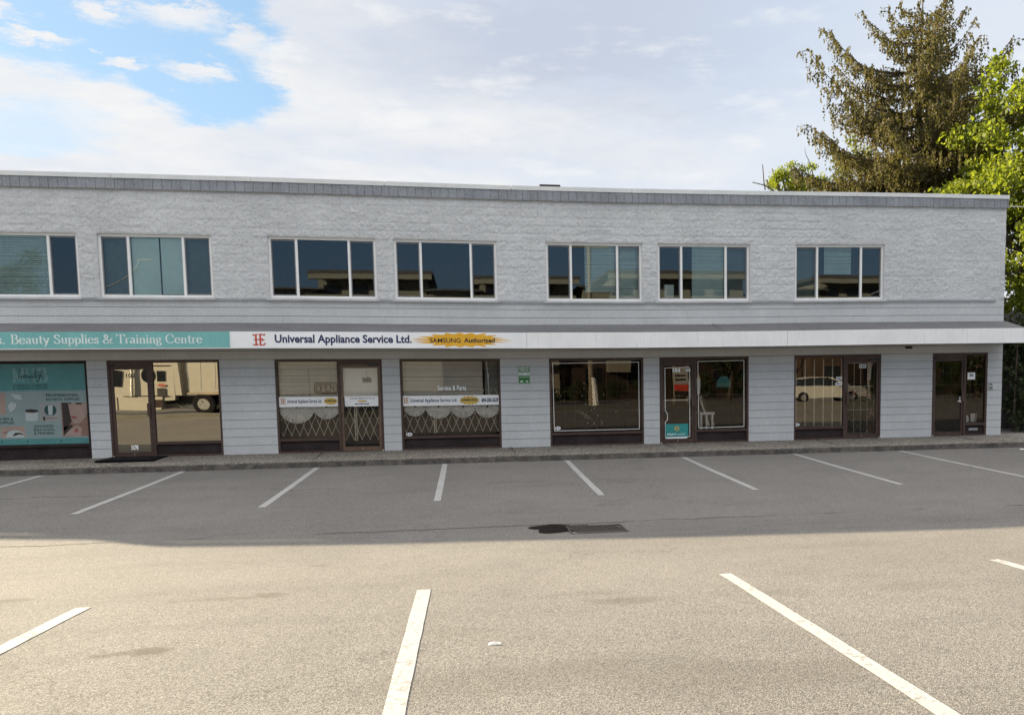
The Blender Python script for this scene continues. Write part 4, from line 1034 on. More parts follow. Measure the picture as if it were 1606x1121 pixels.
# pleated half round paper fans
def fan(u, v, rad_px, label):
    c = at(u, v, .12); r = rad_px/62.; mb = MB(); n = 26
    P = [(c.x, .12, c.z)]
    for i in range(n+1):
        a = math.pi+math.pi*i/n; P.append((c.x+r*math.cos(a), .12+(.03 if i % 2 else -.03), c.z+r*math.sin(a)*1.0))
    mb.add(P, [(0, i+1, i+2) for i in range(n)])
    m = empty('paper_fan', (c.x, .12, c.z-r), label, 'paper fan', 'pleated paper fans hanging under the banners')
    mb.build('pleats', 'fan_paper', m)
    k = MB(); k.disc(c.x, c.z-.02, .022, .022, .095, .004, 12); k.build('centre_knot', 'black', m)
fan(465.5, 637, 25.5, 'largest white paper fan, left of the two in the open sign window')
fan(512, 636.5, 19.8, 'smaller white paper fan beside the appliance shop door')
for (u_, r_, l_) in ((650.8, 16.6, 'paper fan at the left frame in the window with four fans'), (688, 20, 'second paper fan from the left in the window with four fans'), (726.3, 19, 'third paper fan from the left in the window with four fans'), (764.2, 19, 'paper fan at the right frame in the window with four fans')): fan(u_, 636, r_, l_)
# folding scissor gates
def gate(x0, x1, z0, z1, posts, label, Y=.20, pitch=.185):
    m = empty('scissor_gate', ((x0+x1)/2, Y, z0), label, 'gate', 'folding scissor gates behind the glass')
    mb = MB(); h = .46; sl = pitch/ h*2
    x = x0-2
    def clip(xa, za, xb, zb_):
        d = xb-xa; t0, t1 = 0, 1
        for lim, sgn in ((x0, 1), (x1, -1)):
            fa = (xa-lim)*sgn; fb = (xb-lim)*sgn
            if fa < 0 and fb < 0: return None
            if fa < 0: t0 = max(t0, fa/(fa-fb))
            if fb < 0: t1 = min(t1, fa/(fa-fb))
        if t0 >= t1: return None
        return (xa+d*t0, za+(zb_-za)*t0, xa+d*t1, za+(zb_-za)*t1)
    n = int((x1-x0+4)/pitch); H_ = z1-z0; run = H_/h*pitch
    for i in range(n):
        xa = x0-2+i*pitch
        for s_, yy in ((1, Y), (-1, Y+.006)):
            c_ = clip(xa, z0, xa+s_*run, z1) if s_ > 0 else clip(xa, z0, xa-run, z1)
            if c_: mb.bar((c_[0], yy, c_[1]), (c_[2], yy, c_[3]), .013, .004, (0, 1, 0))
    for i in range(n):
        xa = x0-2+i*pitch
        if x0 < xa < x1: mb.disc(xa, z0+.005, .014, .014, Y-.006, .006, 8)
    mb.build('lattice', 'gate_metal', m)
    for px_ in posts:
        p_ = MB(); p_.box(px_-.035, px_-.012, Y-.02, Y+.02, z0-.03, z1); p_.box(px_+.008, px_+.03, Y-.02, Y+.02, z0-.03, z1); p_.build('post', 'gate_metal', m)
gate(SF[2][0]+.06, d2x-.04, .39, 1.45, [], 'scissor gate behind the window with the open sign')
gate(d2x+.07, SF[2][1]-.06, .26, 1.20, [at(557, 660).x], 'scissor gate with a pale double post behind the appliance shop door')
gate(SF[3][0]+.06, SF[3][1]-.06, .41, 1.45, [at(682.5, 670).x], 'scissor gate behind the window with four paper fans')
# ledges and furniture seen low behind the gates
for (xa_, xb_, za_, zb3, mt, lb) in ((SF[2][0]+.1, SF[2][1]-.1, .62, .86, 'bronze_light', 'long low brown counter behind the open sign window'), (SF[3][0]+.1, SF[3][1]-.1, .55, .84, 'bronze_light', 'long low brown counter behind the window with four fans')):
    mb = MB(); mb.box(xa_, xb_, .9, 1.5, .1, za_-.12); mb.box(xa_-.03, xb_+.03, .85, 1.55, za_, zb3-.1); mb.box(xa_, xb_, .95, 1.45, za_-.12, za_); one('shop_counter', mt, lb, 'counter', mb)

# ------------------------------------------------------------------ crystal shop
def tape_outline(pts, label, name='alarm_tape', Y=.054, wd=.014):
    P = [(at(u, v, Y).x, at(u, v, Y).z) for u, v in pts]; mb = MB(); mb.ring(P, wd, Y, .001); return one(name, 'tape', label, 'tape', mb, 'thin alarm tape outlines on the glass')
tape_outline([(866.6, 569.8), (1001.6, 567.6), (1002.8, 672.4), (869.6, 675.6)], 'thin white tape outline around the dark window with hanging crystals')
tape_outline([(1094.5, 566.8), (1166.8, 565), (1166.8, 668.6), (1096, 670.8)], 'thin white tape outline on the window right of the teal poster door')
tape_outline([(1042.8, 577), (1081.5, 575.6), (1082, 684.4), (1043.6, 686.4), (1043.4, 662), (1046.8, 658), (1046.8, 649), (1043.4, 644)], 'thin white tape outline with a kink on the door with the teal poster', Y=.044)
def grille(x0, x1, z0, z1, dx, dz, Y, mat, th, label):
    m = empty('window_grille', ((x0+x1)/2, Y, z0), label, 'grille')
    mb = MB(); n = max(1, round((x1-x0)/dx))
    for i in range(n+1):
        x_ = x0+(x1-x0)*i/n; mb.box(x_-th/2, x_+th/2, Y, Y+th, z0, z1)
    mb.build('upright_bars', mat, m)
    if dz:
        mb = MB(); k = max(1, round((z1-z0)/dz))
        for i in range(k+1):
            z_ = z0+(z1-z0)*i/k; mb.box(x0, x1, Y+th, Y+th+.006, z_-th/2, z_+th/2)
        mb.build('cross_bars', mat, m)
    return m
grille(SF[4][0]+.12, SF[4][1]-.12, .36, 2.1, .26, .26, .15, 'bronze', .008, 'thin dark security grille behind the window with hanging crystals')
m = empty('crystal_garland', (at(930, 640, .3).x, .3, .5), 'clear crystals hanging on fine threads in the dark window', 'garland')
r9 = random.Random(4)
for i in range(24):
    u_, v_ = (r9.gauss(928, 14), r9.uniform(598, 668))
    if i < 6: u_, v_ = ((916, 601), (914, 646), (917, 654), (944, 664), (932, 664), (966, 645))[i]
    c = at(u_, v_, .3); mb = MB(); s_ = r9.uniform(.012, .022)
    mb.add([(c.x, .3, c.z+s_*1.5), (c.x+s_, .3, c.z), (c.x, .3-s_, c.z), (c.x-s_, .3, c.z), (c.x, .3+s_, c.z), (c.x, .3, c.z-s_*1.5)], [(0, 2, 1), (0, 3, 2), (0, 4, 3), (0, 1, 4), (5, 1, 2), (5, 2, 3), (5, 3, 4), (5, 4, 1)])
    mb.build('crystal', 'paper', m)
# teal poster on the door
q_ = prect(1043.6, 664.4, 1079.4, 684.6, .043)
m = empty('door_poster', ((q_[0]+q_[2])/2, .043, q_[1]), 'teal poster with a round gold emblem reading FESTILIGHT low on the door', 'poster')
MB().box(q_[0], q_[2], .043, .046, q_[1], q_[3]).build('sheet', 'teal', m)
MB().box(q_[0]+.02, q_[2]-.03, .0432, .046, q_[1]-.055, q_[1]-.006).build('label_strip', 'paper', m)
cx1, cz1 = (q_[0]+q_[2])/2, q_[3]-.12; mb = MB()
for k in range(8):
    a = k*math.pi/4; mb.disc(cx1+.04*math.cos(a), cz1+.04*math.sin(a), .016, .016, .0415-(k % 2)*.0003, .0006, 8)
mb.ring(arc(cx1, cz1, .065, .065, 0, 345, 23), .007, .0418, .0006); mb.build('emblem', 'gold', m)
mb = text_mb('FEST', (q_[0]+.05, q_[1]+.04, cx1-.005, q_[1]+.085), .0415, .03); text_mb('ILIGHT', (cx1+.01, q_[1]+.04, q_[2]-.07, q_[1]+.085), .0415, .0, mb=mb); mb.build('lettering', 'letter_white', m)
mb = MB(); a_ = prect(1039.5, 626.2, 1085, 628.2, .12); mb.box(a_[0], a_[2], .11, .13, a_[1], a_[3]); one('push_bar', 'steel', 'bright push bar across the inside of the teal poster door', 'bar', mb)
for (u_, v0_, v1_, y_, l_) in ((1095.5, 585, 618, .12, 'white and yellow pennant beside the frame in the window right of the teal poster door'), (1082.2, 588, 626, .2, 'narrow white and yellow pennant inside the teal poster door')):
    a_ = prect(u_-2.6, v0_, u_+2.8, v1_, y_); m = empty('pennant', ((a_[0]+a_[2])/2, y_, a_[1]), l_, 'pennant'); xm = (a_[0]+a_[2])/2
    hz = a_[3]-(a_[3]-a_[1])*.25
    MB().slab([(a_[0], hz), (a_[0]+.01, a_[1]), (a_[2]-.01, a_[1]), (a_[2], hz)], y_, .004).build('cloth', 'paper', m)
    MB().slab([(a_[0], hz+.001), (a_[2], hz+.001), (xm, a_[3])], y_, .004).build('tip', 'gold', m)
mb = MB(); a_ = prect(1093.5, 617.6, 1170, 619.8, .11); mb.box(a_[0], a_[2], .10, .13, a_[1], a_[3]); one('window_rail', 'black', 'dark rail across the inside of the window right of the teal poster door', 'rail', mb)
q_ = prect(1124, 590, 1146, 607, .5); m = empty('hanging_shop_sign', ((q_[0]+q_[2])/2, .5, q_[1]), 'dim teal sign hanging inside the window right of the teal poster door', 'sign')
w_ = q_[2]-q_[0]; MB().slab([(q_[0], q_[1]), (q_[2], q_[1]), (q_[2], q_[1]+.15), (q_[0]+w_*.75, q_[3]), (q_[0]+w_*.3, q_[3]), (q_[0], q_[1]+.15)], .5, .01).build('board', 'teal', m)
text_mb('FESTILIGHT', (q_[0]+.03, q_[1]+.05, q_[2]-.03, q_[1]+.1), .498, .02).build('lettering', 'letter_white_faint', m)
mb = MB()  # boards behind the pane stand in for a reflection in it
for (a_, b_) in (((1098, 620), (1120, 667)), ((1096, 620), (1112, 667)), ((1100, 625), (1117, 660))):
    p_, s_ = at(*a_, .35), at(*b_, .35); mb.bar(p_, s_, .045, .03)
one('reflection_boards', 'blind', 'thin boards set inside the window to imitate mirrored ones, right of the teal poster door', 'boards', mb)
m = empty('reflection_stand', (at(1108, 655, .3).x, .3, .3), 'low white stand set inside the window to imitate mirrored brackets, right of the teal poster door', 'table')  # solid stand in place of white brackets reflected in the glass
a_ = prect(1097, 646, 1120, 650, .3); MB().box(a_[0], a_[2], .25, .6, a_[1], a_[3]).build('top', 'paper', m)
for u_ in (1099.5, 1108, 1117): x_ = at(u_, 650, .3).x; MB().box(x_-.025, x_+.025, .28, .33, .3, a_[1]).build('leg', 'paper', m)

# ------------------------------------------------------------------ barred shop and last door
grille(SF[6][0]+.09, d4x-.05, .34, 2.1, .24, 0, .10, 'paper', .022, 'pale upright bars behind the reflecting window near the right end')
grille(d4x+.12, SF[6][1]-.14, .13, 1.98, .19, .62, .12, 'steel', .009, 'thin steel bars with two cross bars behind the barred door')
grille(SF[7][0]+.14, d5x-.1, .13, 1.98, .22, .32, .12, 'black', .010, 'black grid bars behind the glass of the last door')
grille(d5x+.05, SF[7][1]-.08, .34, 2.12, .2, .26, .12, 'black', .012, 'black grid bars behind the narrow pane beside the last door')
a_ = prect(1517.6, 584, 1529.4, 595, .05); m = empty('notice', (a_[0]+.1, .05, a_[1]), 'white notice with a grey square on the narrow pane beside the last door', 'notice')
MB().box(a_[0], a_[2], .05, .053, a_[1], a_[3]).build('sheet', 'paper', m); MB().box(a_[0]+.05, a_[2]-.05, .0485, .0498, a_[1]+.08, a_[3]-.035).build('picture', 'poster_grey', m)
a_ = prect(1522.5, 648, 1531, 661.8, .16); mb = MB(); mb.box(a_[0], a_[2], .16, .18, a_[1], a_[3]); one('leaning_card', 'paper', 'upright white card low inside the narrow pane beside the last door', 'card', mb)
a_ = prect(1515.4, 651, 1521, 661.8, .15); mb = MB(); mb.slab([(a_[0], a_[1]), (a_[2], a_[1]), (a_[2], a_[1]+.08), (a_[0]+.03, a_[3]), (a_[0], a_[3])], .15, .01); one('folded_flyer', 'paper', 'folded white flyer left of the card inside the narrow pane', 'flyer', mb)
p = at(1505.5, 627, .02); mb = MB(); mb.box(p.x-.03, p.x+.03, .01, .03, p.z-.07, p.z+.09); mb.tube([(p.x-.0, .0, p.z-.02), (p.x-.01, -.03, p.z-.02), (p.x-.11, -.035, p.z-.03)], .011, 6)
o = mb.build('lever_handle', 'steel', bld)
mb = MB(); mb.box(at(1521, 672).x, at(1535, 672).x, .05, .06, .13, .19); mb.build('mail_slot', 'steel', bld)
mb = MB(); a_ = at(1366.5, 566, .3); b_ = at(1364, 596, .3)
mb.tube([(a_.x+.03, .3, a_.z), (a_.x-.01, .3, a_.z-.2), (b_.x, .3, b_.z)], [.03, .022, .03], 8); one('rolled_paper', 'paper', 'rolled white paper hanging at the top of the barred door', 'paper roll', mb)
# ------------------------------------------------------------------ foliage
def leaf_cloud(centres, n_each, spread, size, squash=.8, droop=.35, seed=1, aspect=.6):
    r = np.random.default_rng(seed); C = np.repeat(np.asarray(centres, float), n_each, axis=0); N = len(C)
    d = r.normal(size=(N, 3)); d /= np.linalg.norm(d, axis=1)[:, None]
    rad = (r.random(N)**.5)*spread*(.7+.6*r.random(N))
    Pn = C+d*rad[:, None]*np.array([1, 1, squash])
    a = r.normal(size=(N, 3)); a[:, 2] -= droop*2; a /= np.linalg.norm(a, axis=1)[:, None]
    b = np.cross(a, r.normal(size=(N, 3))); b /= np.linalg.norm(b, axis=1)[:, None]
    L = size*(.6+.8*r.random(N))[:, None]
    V = np.stack([Pn-a*L*.5, Pn+b*L*aspect*.5-a*L*.05, Pn+a*L*.5, Pn-b*L*aspect*.5-a*L*.05], 1).reshape(-1, 3)
    return V, np.arange(N*4).reshape(N, 4)
def broad_tree(name, base, h, crown_c, crown_r, nclump, n_each, spread, size, mat, label, seed, keep=None, group=None, trunk_r=.22):
    rr = np.random.default_rng(seed)
    t = empty(name, base, label, 'tree', group)
    cc = []
    while len(cc) < nclump:
        d = rr.normal(size=3); d /= np.linalg.norm(d); k = .45+.55*rr.random()**.6
        p = np.array(crown_c)+d*k*np.array(crown_r)*(1+.22*math.sin(d[0]*5+seed)+.15*math.cos(d[2]*7))
        if keep is None or keep(p): cc.append(p)
    cc = np.array(cc)
    V, Fq = leaf_cloud(cc, n_each, spread, size, seed=seed)
    from_arrays('crown', V, Fq, mat, t)
    m = MB(); b = Vector(base); c = Vector(crown_c)
    m.tube([b, b.lerp(c, .5)+Vector((.15, 0, 0)), c+Vector((0, 0, crown_r[2]*.5))], [trunk_r, trunk_r*.7, trunk_r*.2], 8)
    tr = m.build('trunk', 'bark', t)
    m = MB()
    for p in cc[::max(1, len(cc)//26)]:
        s0 = b.lerp(c, .55+.35*rr.random()); q = Vector(p); m.tube([s0, s0.lerp(q, .5)+Vector((0, 0, .25)), q], [trunk_r*.32, trunk_r*.2, .02], 5)
    m.build('limbs', 'bark', t)
    return t
def conifer(base, top_z, label, seed=3):
    rr = random.Random(seed); t = empty('spruce_tree', base, label, 'tree'); bx, by, bz = base
    m = MB(); m.tube([(bx, by, bz), (bx+.1, by, 6), (bx+.0, by, 11), (bx+.12, by, top_z)], [.38, .3, .17, .02], 8); m.build('trunk', 'bark', t)
    lim = MB(); strands = []; tips = []
    nl = 104
    for i in range(nl):
        f_ = (i+.5)/nl; z0 = 3.2+(top_z-3.6)*f_; az = i*2.39996+rr.uniform(-.3, .3)
        zt = top_z-z0
        Rr = min(5.0, .7+1.14*zt**.88)*rr.choice((.62, .8, .95, 1.08))*rr.uniform(.92, 1.06)
        if zt > 9.5: Rr *= .9
        rise = (.62 if zt < 3 else .42 if zt < 6 else .26)*rr.uniform(.7, 1.2)
        rise = min(rise, (zt-.25-.10*Rr)/Rr)
        pts = []
        for k in range(9):
            s = k/8; r_ = Rr*s; dz_ = -.14*Rr*math.sin(s*math.pi*.9)+rise*Rr*s**1.7
            w_ = .12*math.sin(k*1.7+i)
            pts.append(Vector((bx+math.cos(az)*r_-math.sin(az)*w_, by+math.sin(az)*r_+math.cos(az)*w_, z0+dz_-.1*Rr*(1 if zt > 6 else 0)*s)))
        lim.tube(pts, [max(.012, .085*(1-s/8)*min(1, Rr/4)) for s in range(9)], 5)
        L = 0
        segs = int(Rr/.13)
        for s in range(max(3, segs)):
            u = .12+.88*(s+rr.random())/max(3, segs); k = min(7, int(u*8)); p = pts[k].lerp(pts[k+1], u*8-k)
            side = rr.choice((-1, 1)); bl = (1-u*.80)*Rr*.34*rr.uniform(.5, 1.1)+.12
            ba = az+side*rr.uniform(.5, 1.2); tip = p+Vector((math.cos(ba)*bl, math.sin(ba)*bl, .10*bl-.05))
            lim.tube([p, tip], [.012, .005], 3)
            nn = max(2, int(bl/.11))
            for q in range(nn+1):
                c0 = p.lerp(tip, q/nn); ln = rr.uniform(.18, .92)*(1.0-.55*u)*(1.25 if zt > 4 else .75)
                strands.append((c0, ln))
        for q in range(7): strands.append((pts[8].lerp(pts[7], q/6), rr.uniform(.08, .22)))
    # leader
    for q in range(46):
        z_ = top_z-q*.055; a = rr.random()*6.28; l_ = .05+q*.011
        strands.append((Vector((bx+.1+math.cos(a)*l_, by+math.sin(a)*l_, z_)), .12))
    m2 = lim.build('limbs', 'bark', t)
    r = np.random.default_rng(seed); C0 = []
    for c0, ln in strands:
        k = max(2, int(ln/.052))
        for j in range(k): C0.append((c0.x, c0.y, c0.z-ln*j/k))
    C0 = np.array(C0); N = len(C0); C0 += r.normal(size=(N, 3))*.022
    a = r.normal(size=(N, 3))*np.array([.55, .55, .5]); a[:, 2] -= .85; a /= np.linalg.norm(a, axis=1)[:, None]
    b = np.cross(a, r.normal(size=(N, 3))); b /= np.linalg.norm(b, axis=1)[:, None]
    L = (.09+.08*r.random(N))[:, None]
    V = np.stack([C0-a*L*.5, C0+b*L*.27, C0+a*L*.5, C0-b*L*.27], 1).reshape(-1, 3)
    from_arrays('crown', V, np.arange(N*4).reshape(N, 4), 'needle', t); print('needles', N)
conifer((18.75, 13.0, -.15), 17.0, 'tall brown-green spruce with drooping twigs behind the roof')
broad_tree('maple_tree', (20.6, 7.2, -.19), 11, (21.0, 7.4, 6.4), (4.0, 3.3, 5.6), 340, 190, .60, .185, 'leaf_bright', 'bright yellow-green leafy tree at the right edge beside the building', 11)
small_tree = broad_tree('small_tree', (15.2, 19, -.15), 10, (15.75, 19, 10.75), (1.5, 1, .85), 34, 110, .34, .13, 'leaf_bright', 'small green tree top with bare twigs showing over the roof left of the spruce', 5, trunk_r=.12)
broad_tree('broadleaf_tree', (19.6, 17.5, -.15), 12, (18.2, 17.5, 9.9), (1.9, 1.5, 2.1), 70, 130, .5, .14, 'leaf_yellow', 'yellow-green tree half hidden behind the lower left of the spruce', 8)
# bare twigs left of the spruce
mb = MB(); p0 = at(1287, 300, 19)
for (pts) in ([(1287, 302), (1278, 292), (1262, 280), (1252, 279)], [(1266, 281), (1268, 272), (1265, 262)], [(1278, 292), (1274, 270), (1270, 255), (1264, 243), (1262, 232)], [(1200, 298), (1198, 285), (1196, 258)], [(1214, 300), (1200, 291), (1180, 286)], [(1206, 297), (1203, 282)]):
    mb.tube([at(u, v, 19) for u, v in pts], [.035, .028, .02, .014, .008][:len(pts)], 5)
mb.build('twigs', 'bark', small_tree)
# dark hedge beside the building
hc = [(17.0+rng.random()*5, 2.2+rng.random()*2.6, .1+rng.random()*3.3) for _ in range(120)]
V, Fq = leaf_cloud(hc, 120, .5, .14, seed=21)
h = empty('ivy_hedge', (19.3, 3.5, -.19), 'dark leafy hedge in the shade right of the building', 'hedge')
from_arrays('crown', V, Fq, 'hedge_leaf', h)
mb = MB()
for i in range(14): mb.tube([(17+i*.4, 3.4+.3*math.sin(i), -.19), (17.1+i*.4, 3.4, 3.1)], [.04, .02], 5)
mb.build('stems', 'bark', h)
mb = MB(); mb.box(15.0, 24, 4.9, 5.05, -.19, 3.6); mb2 = MB()
for i in range(7): mb2.box(15+i*1.4, 15.1+i*1.4, 4.84, 4.898, -.19, 3.7)
fe_ = empty('board_fence', (19, 5, -.19), 'dark board fence behind the hedge right of the building', 'fence'); mb.build('boards', 'roof_dark', fe_); mb2.build('posts', 'roof_dark', fe_)
# overhead cable from the corner of the roof
mb = MB(); a_ = at(1580, 321.5, .0); mb.tube([(14.36, .02, a_.z), (17.5, .1, a_.z+.02), (22, .3, a_.z+.12), (30, .5, a_.z+.5)], .014, 6)
one('overhead_cable', 'steel', 'thin cable running right from the roof corner', 'cable', mb)
# rooftop vent
p = at(862, 293, 1.6); m = empty('roof_vent', (p.x, 1.75, 6.22), 'flat dark metal vent showing above the roof edge', 'vent')
z_ = at(862, 289.6, 1.6).z; MB().box(p.x-.26, p.x+.28, 1.6, 2.1, z_-.09, z_).build('cap', 'kick', m); MB().box(p.x-.18, p.x+.2, 1.66, 2.04, 6.22, z_-.09).build('duct', 'vinyl_grey', m)
# litter
def litter(u, v, z_, w_, l_, label):
    x_, y_ = ground_pt(u, v, z_); g_ = gz(y_) if z_ < -.07 else z_
    mb = MB(); mb.add([(x_-w_, y_-l_, g_+.004), (x_+w_, y_-l_*.6, g_+.006), (x_+w_*.9, y_+l_, g_+.014), (x_-w_*.8, y_+l_*.8, g_+.012), (x_, y_, g_+.022)], [(0, 1, 4), (1, 2, 4), (2, 3, 4), (3, 0, 4), (0, 3, 2, 1)])
    one('litter', 'litter', label, 'litter', mb)
litter(776, 1024.5, -.08, .045, .012, 'crumpled white paper on the sunlit asphalt right of the stall line')
litter(1603, 704, -.19, .07, .05, 'white scraps by the kerb at the far right edge')
litter(1510, 702.5, -.19, .03, .02, 'tiny white scrap at the kerb below the last door')
litter(151, 742, -.19, .05, .04, 'small pale scrap at the kerb below the mirrored door')

# ------------------------------------------------------------------ the street behind the camera, mirrored in the glass
def at2(x, y, z): return (x, y, z)
def profile(P, y0, y1, name, mat, parent, taper=0.0):
    "side outline P in x, z given real width from y0 to y1"
    n = len(P); zc = [p[1] for p in P]; zl, zh = min(zc), max(zc); mb = MB()
    def ty(z, y, s): return y+s*taper*(z-zl)/(zh-zl+1e-6)
    V = [(x, ty(z, y0, 1), z) for x, z in P]+[(x, ty(z, y1, -1), z) for x, z in P]
    mb.add(V, [tuple(range(n)), tuple(range(2*n-1, n-1, -1))]+[(i, i+n, (i+1) % n+n, (i+1) % n) for i in range(n)])
    return mb.build(name, mat, parent)
def wheel(x, yf, z, r, wd, parent, hub='steel'):
    mb = MB(); pts = [(x, yf-wd*.5, z), (x, yf-wd*.42, z), (x, yf+wd*.42, z), (x, yf+wd*.5, z)]
    mb.tube(pts, [r*.86, r, r, r*.86], 20); wh = mb.build('wheel', 'rubber', parent)
    MB().tube([(x, yf-wd*.53, z), (x, yf+wd*.53, z)], r*.55, 14).build('rim', hub, wh)
mb = MB(); mb.box(-60, 60, -22.9, -20.5, -.05, .17); o = mb.build('street_sidewalk', 'pavement'); tag(o, 'pavement strip between the lot and the street', None, kind='structure')
G = .05
t = empty('semi_truck', (-16.2, -24.9, G), 'white semi truck with sleeper cab mirrored in the glass of door 102', 'truck')
yb, yf = -26.1, -23.75
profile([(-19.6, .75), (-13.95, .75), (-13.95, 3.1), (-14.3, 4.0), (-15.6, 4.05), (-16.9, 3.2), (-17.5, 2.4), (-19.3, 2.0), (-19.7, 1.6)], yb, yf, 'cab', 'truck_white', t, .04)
profile([(-19.3, .32), (-14.6, .32), (-14.5, .95), (-19.3, .95)], yb-.05, yf+.06, 'side_skirt', 'truck_white', t)
MB().box(-15.1, -14.5, yf+.061, yf+.075, .42, .80).build('tank_panel', 'kick', t)
mb = MB(); mb.box(-17.62, -17.58, yf+.06, yf+.075, .33, .94); mb.box(-16.5, -16.46, yf+.06, yf+.075, .33, .94); mb.box(-16.2, -14.2, yf+.062, yf+.072, .96, 1.0); mb.build('skirt_joint', 'kick', t)
MB().slab([(-17.0, 1.5), (-16.25, 1.45), (-16.2, 2.2), (-16.7, 2.3)], yf+.02, .01).build('door_glass', 'dark_glass', t)
MB().disc(-15.1, 1.98, .27, .34, yf+.02, .01).build('sleeper_glass', 'dark_glass', t)
MB().box(-14.72, -14.34, yf+.02, yf+.03, 1.68, 2.2).build('rear_glass', 'dark_glass', t)
MB().disc(-14.5, 1.48, .2, .07, yf+.03, .01).build('badge', 'lip', t)
MB().box(-14.72, -14.36, yf+.03, yf+.04, .98, 1.34).build('decal', 'black', t)
MB().box(-16.9, -14.1, yf+.01, yf+.02, 2.42, 2.46).build('body_seam', 'kick', t)
mb = MB(); mb.tube([(-15.75, yf+.12, 1.0), (-15.75, yf+.12, 2.9)], .07, 8); mb.build('exhaust_stack', 'steel', t)
profile([(-13.95, 1.0), (-13.6, 1.0), (-13.85, 4.0), (-14.3, 4.0)], yf-.5, yf-.02, 'cab_fairing', 'truck_white', t)
MB().box(-19.0, -12.0, yb+.5, yf-.6, .55, .95).build('chassis', 'black', t)
for x_ in (-18.6, -12.65, -11.35):
    for y_ in (yf-.15, yb+.15): wheel(x_, y_, G+.51, .51, .3, t)
t = empty('semi_trailer', (-7.5, -24.9, G), 'white panelled trailer coupled to the truck mirrored at door 102', 'trailer')
MB().box(-13.25, -1.2, yb, yf, 1.12, 4.05).build('box_body', 'truck_white', t)
mb = MB()
for k in range(21): mb.box(-13.3+k*.6, -13.285+k*.6, yf, yf+.012, 1.25, 3.95)
mb.build('panel_rib', 'poster_grey', t)
mb = MB(); mb.box(-13.35, -1.2, yf+.001, yf+.02, 1.02, 1.13); mb.build('side_rail', 'wood', t)
for x_ in (-3.2, -1.95):
    for y_ in (yf-.15, yb+.15): wheel(x_, y_, G+.5, .5, .3, t)
mb = MB(); mb.box(-9.6, -9.4, yf-.4, yf-.2, G, 1.02); mb.build('landing_leg', 'steel', t)
# white sedan
t = empty('parked_car', (19.5, -24.6, G), 'white sedan mirrored in the barred window', 'car')
y0_, y1_ = -25.5, -23.7
def smooth(P, n=2):
    for _ in range(n):
        Q = []
        for a_, b_ in zip(P, P[1:]+P[:1]): Q += [(a_[0]*.75+b_[0]*.25, a_[1]*.75+b_[1]*.25), (a_[0]*.25+b_[0]*.75, a_[1]*.25+b_[1]*.75)]
        P = Q
    return P
def cx(P): return [(19.5+x, G+z) for x, z in P]
profile(cx(smooth([(-2.3, .28), (2.3, .28), (2.32, .62), (2.2, .86), (1.2, .94), (-1.5, .98), (-2.2, .95), (-2.35, .6)], 1)), y0_, y1_, 'body', 'car_white', t, .05)
profile(cx(smooth([(-2.0, .93), (1.3, .93), (.55, 1.36), (-.3, 1.45), (-1.3, 1.33)], 1)), y0_+.1, y1_-.1, 'window_band', 'dark_glass', t, .18)
profile(cx([(-1.35, 1.335), (-.95, 1.38), (-.3, 1.43), (.3, 1.395), (.45, 1.38), (.3, 1.42), (-.3, 1.465), (-1.0, 1.42)]), y0_+.25, y1_-.25, 'roof', 'car_white', t)
mb = MB(); mb.bar((19.5+.2, y1_-.26, G+1.40), (19.5+1.35, y1_-.08, G+.95), .06, .03); mb.build('pillar', 'car_white', t)
mb = MB(); mb.box(19.45, 19.55, y1_-.14, y1_-.05, G+.95, G+1.36); mb.build('door_post', 'black', t)
MB().box(20.1, 20.3, y1_-.02, y1_+.16, G+.92, G+1.06).build('wing_mirror', 'car_white', t)
MB().box(19.5+2.12, 19.5+2.3, y1_-.3, y1_-.04, G+.62, G+.76).build('headlight', 'steel', t)
for x_ in (-1.4, 1.4):
    for y_ in (y0_+.1, y1_-.08): wheel(19.5+x_, y_, G+.32, .32, .22, t)
# across the street: low brown houses with garages, hedges, then apartment blocks
def house(x0, x1, y, h, mat, label, garage=None, depth=8):
    b = empty('house', ((x0+x1)/2, y-depth/2, 0), label, 'house')
    MB().box(x0, x1, y-depth, y, -.1, h).build('wall', mat, b)
    MB().add([(x0-.4, y+.5, h), (x1+.4, y+.5, h), (x1+.4, y-depth-.4, h), (x0-.4, y-depth-.4, h), (x0+1, y-depth/2, h+1.6), (x1-1, y-depth/2, h+1.6)], [(0, 1, 5, 4), (1, 2, 5), (2, 3, 4, 5), (3, 0, 4), (0, 3, 2, 1)]).build('roof', 'roof_dark', b)
    n = int((x1-x0)/3)
    for i in range(n):
        c_ = x0+1.5+i*3
        if garage and garage[0] < c_ < garage[1]: continue
        f = MB().box(c_-.7, c_+.7, y, y+.05, 1.0, 2.3).build('window', 'bronze', b); MB().box(c_-.62, c_+.62, y+.051, y+.06, 1.08, 2.22).build('pane', 'dark_glass', f)
    if garage:
        MB().box(garage[0], garage[1], y+.001, y+1.1, 1.9, 3.05).build('balcony', 'cream', b)
    return b
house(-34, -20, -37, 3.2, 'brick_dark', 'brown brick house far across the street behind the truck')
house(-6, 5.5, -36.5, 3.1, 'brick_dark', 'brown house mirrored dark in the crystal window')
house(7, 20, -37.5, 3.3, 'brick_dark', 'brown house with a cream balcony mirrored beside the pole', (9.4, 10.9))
house(24, 38, -37, 3.2, 'brick_dark', 'brown house far across the street behind the parked sedan')
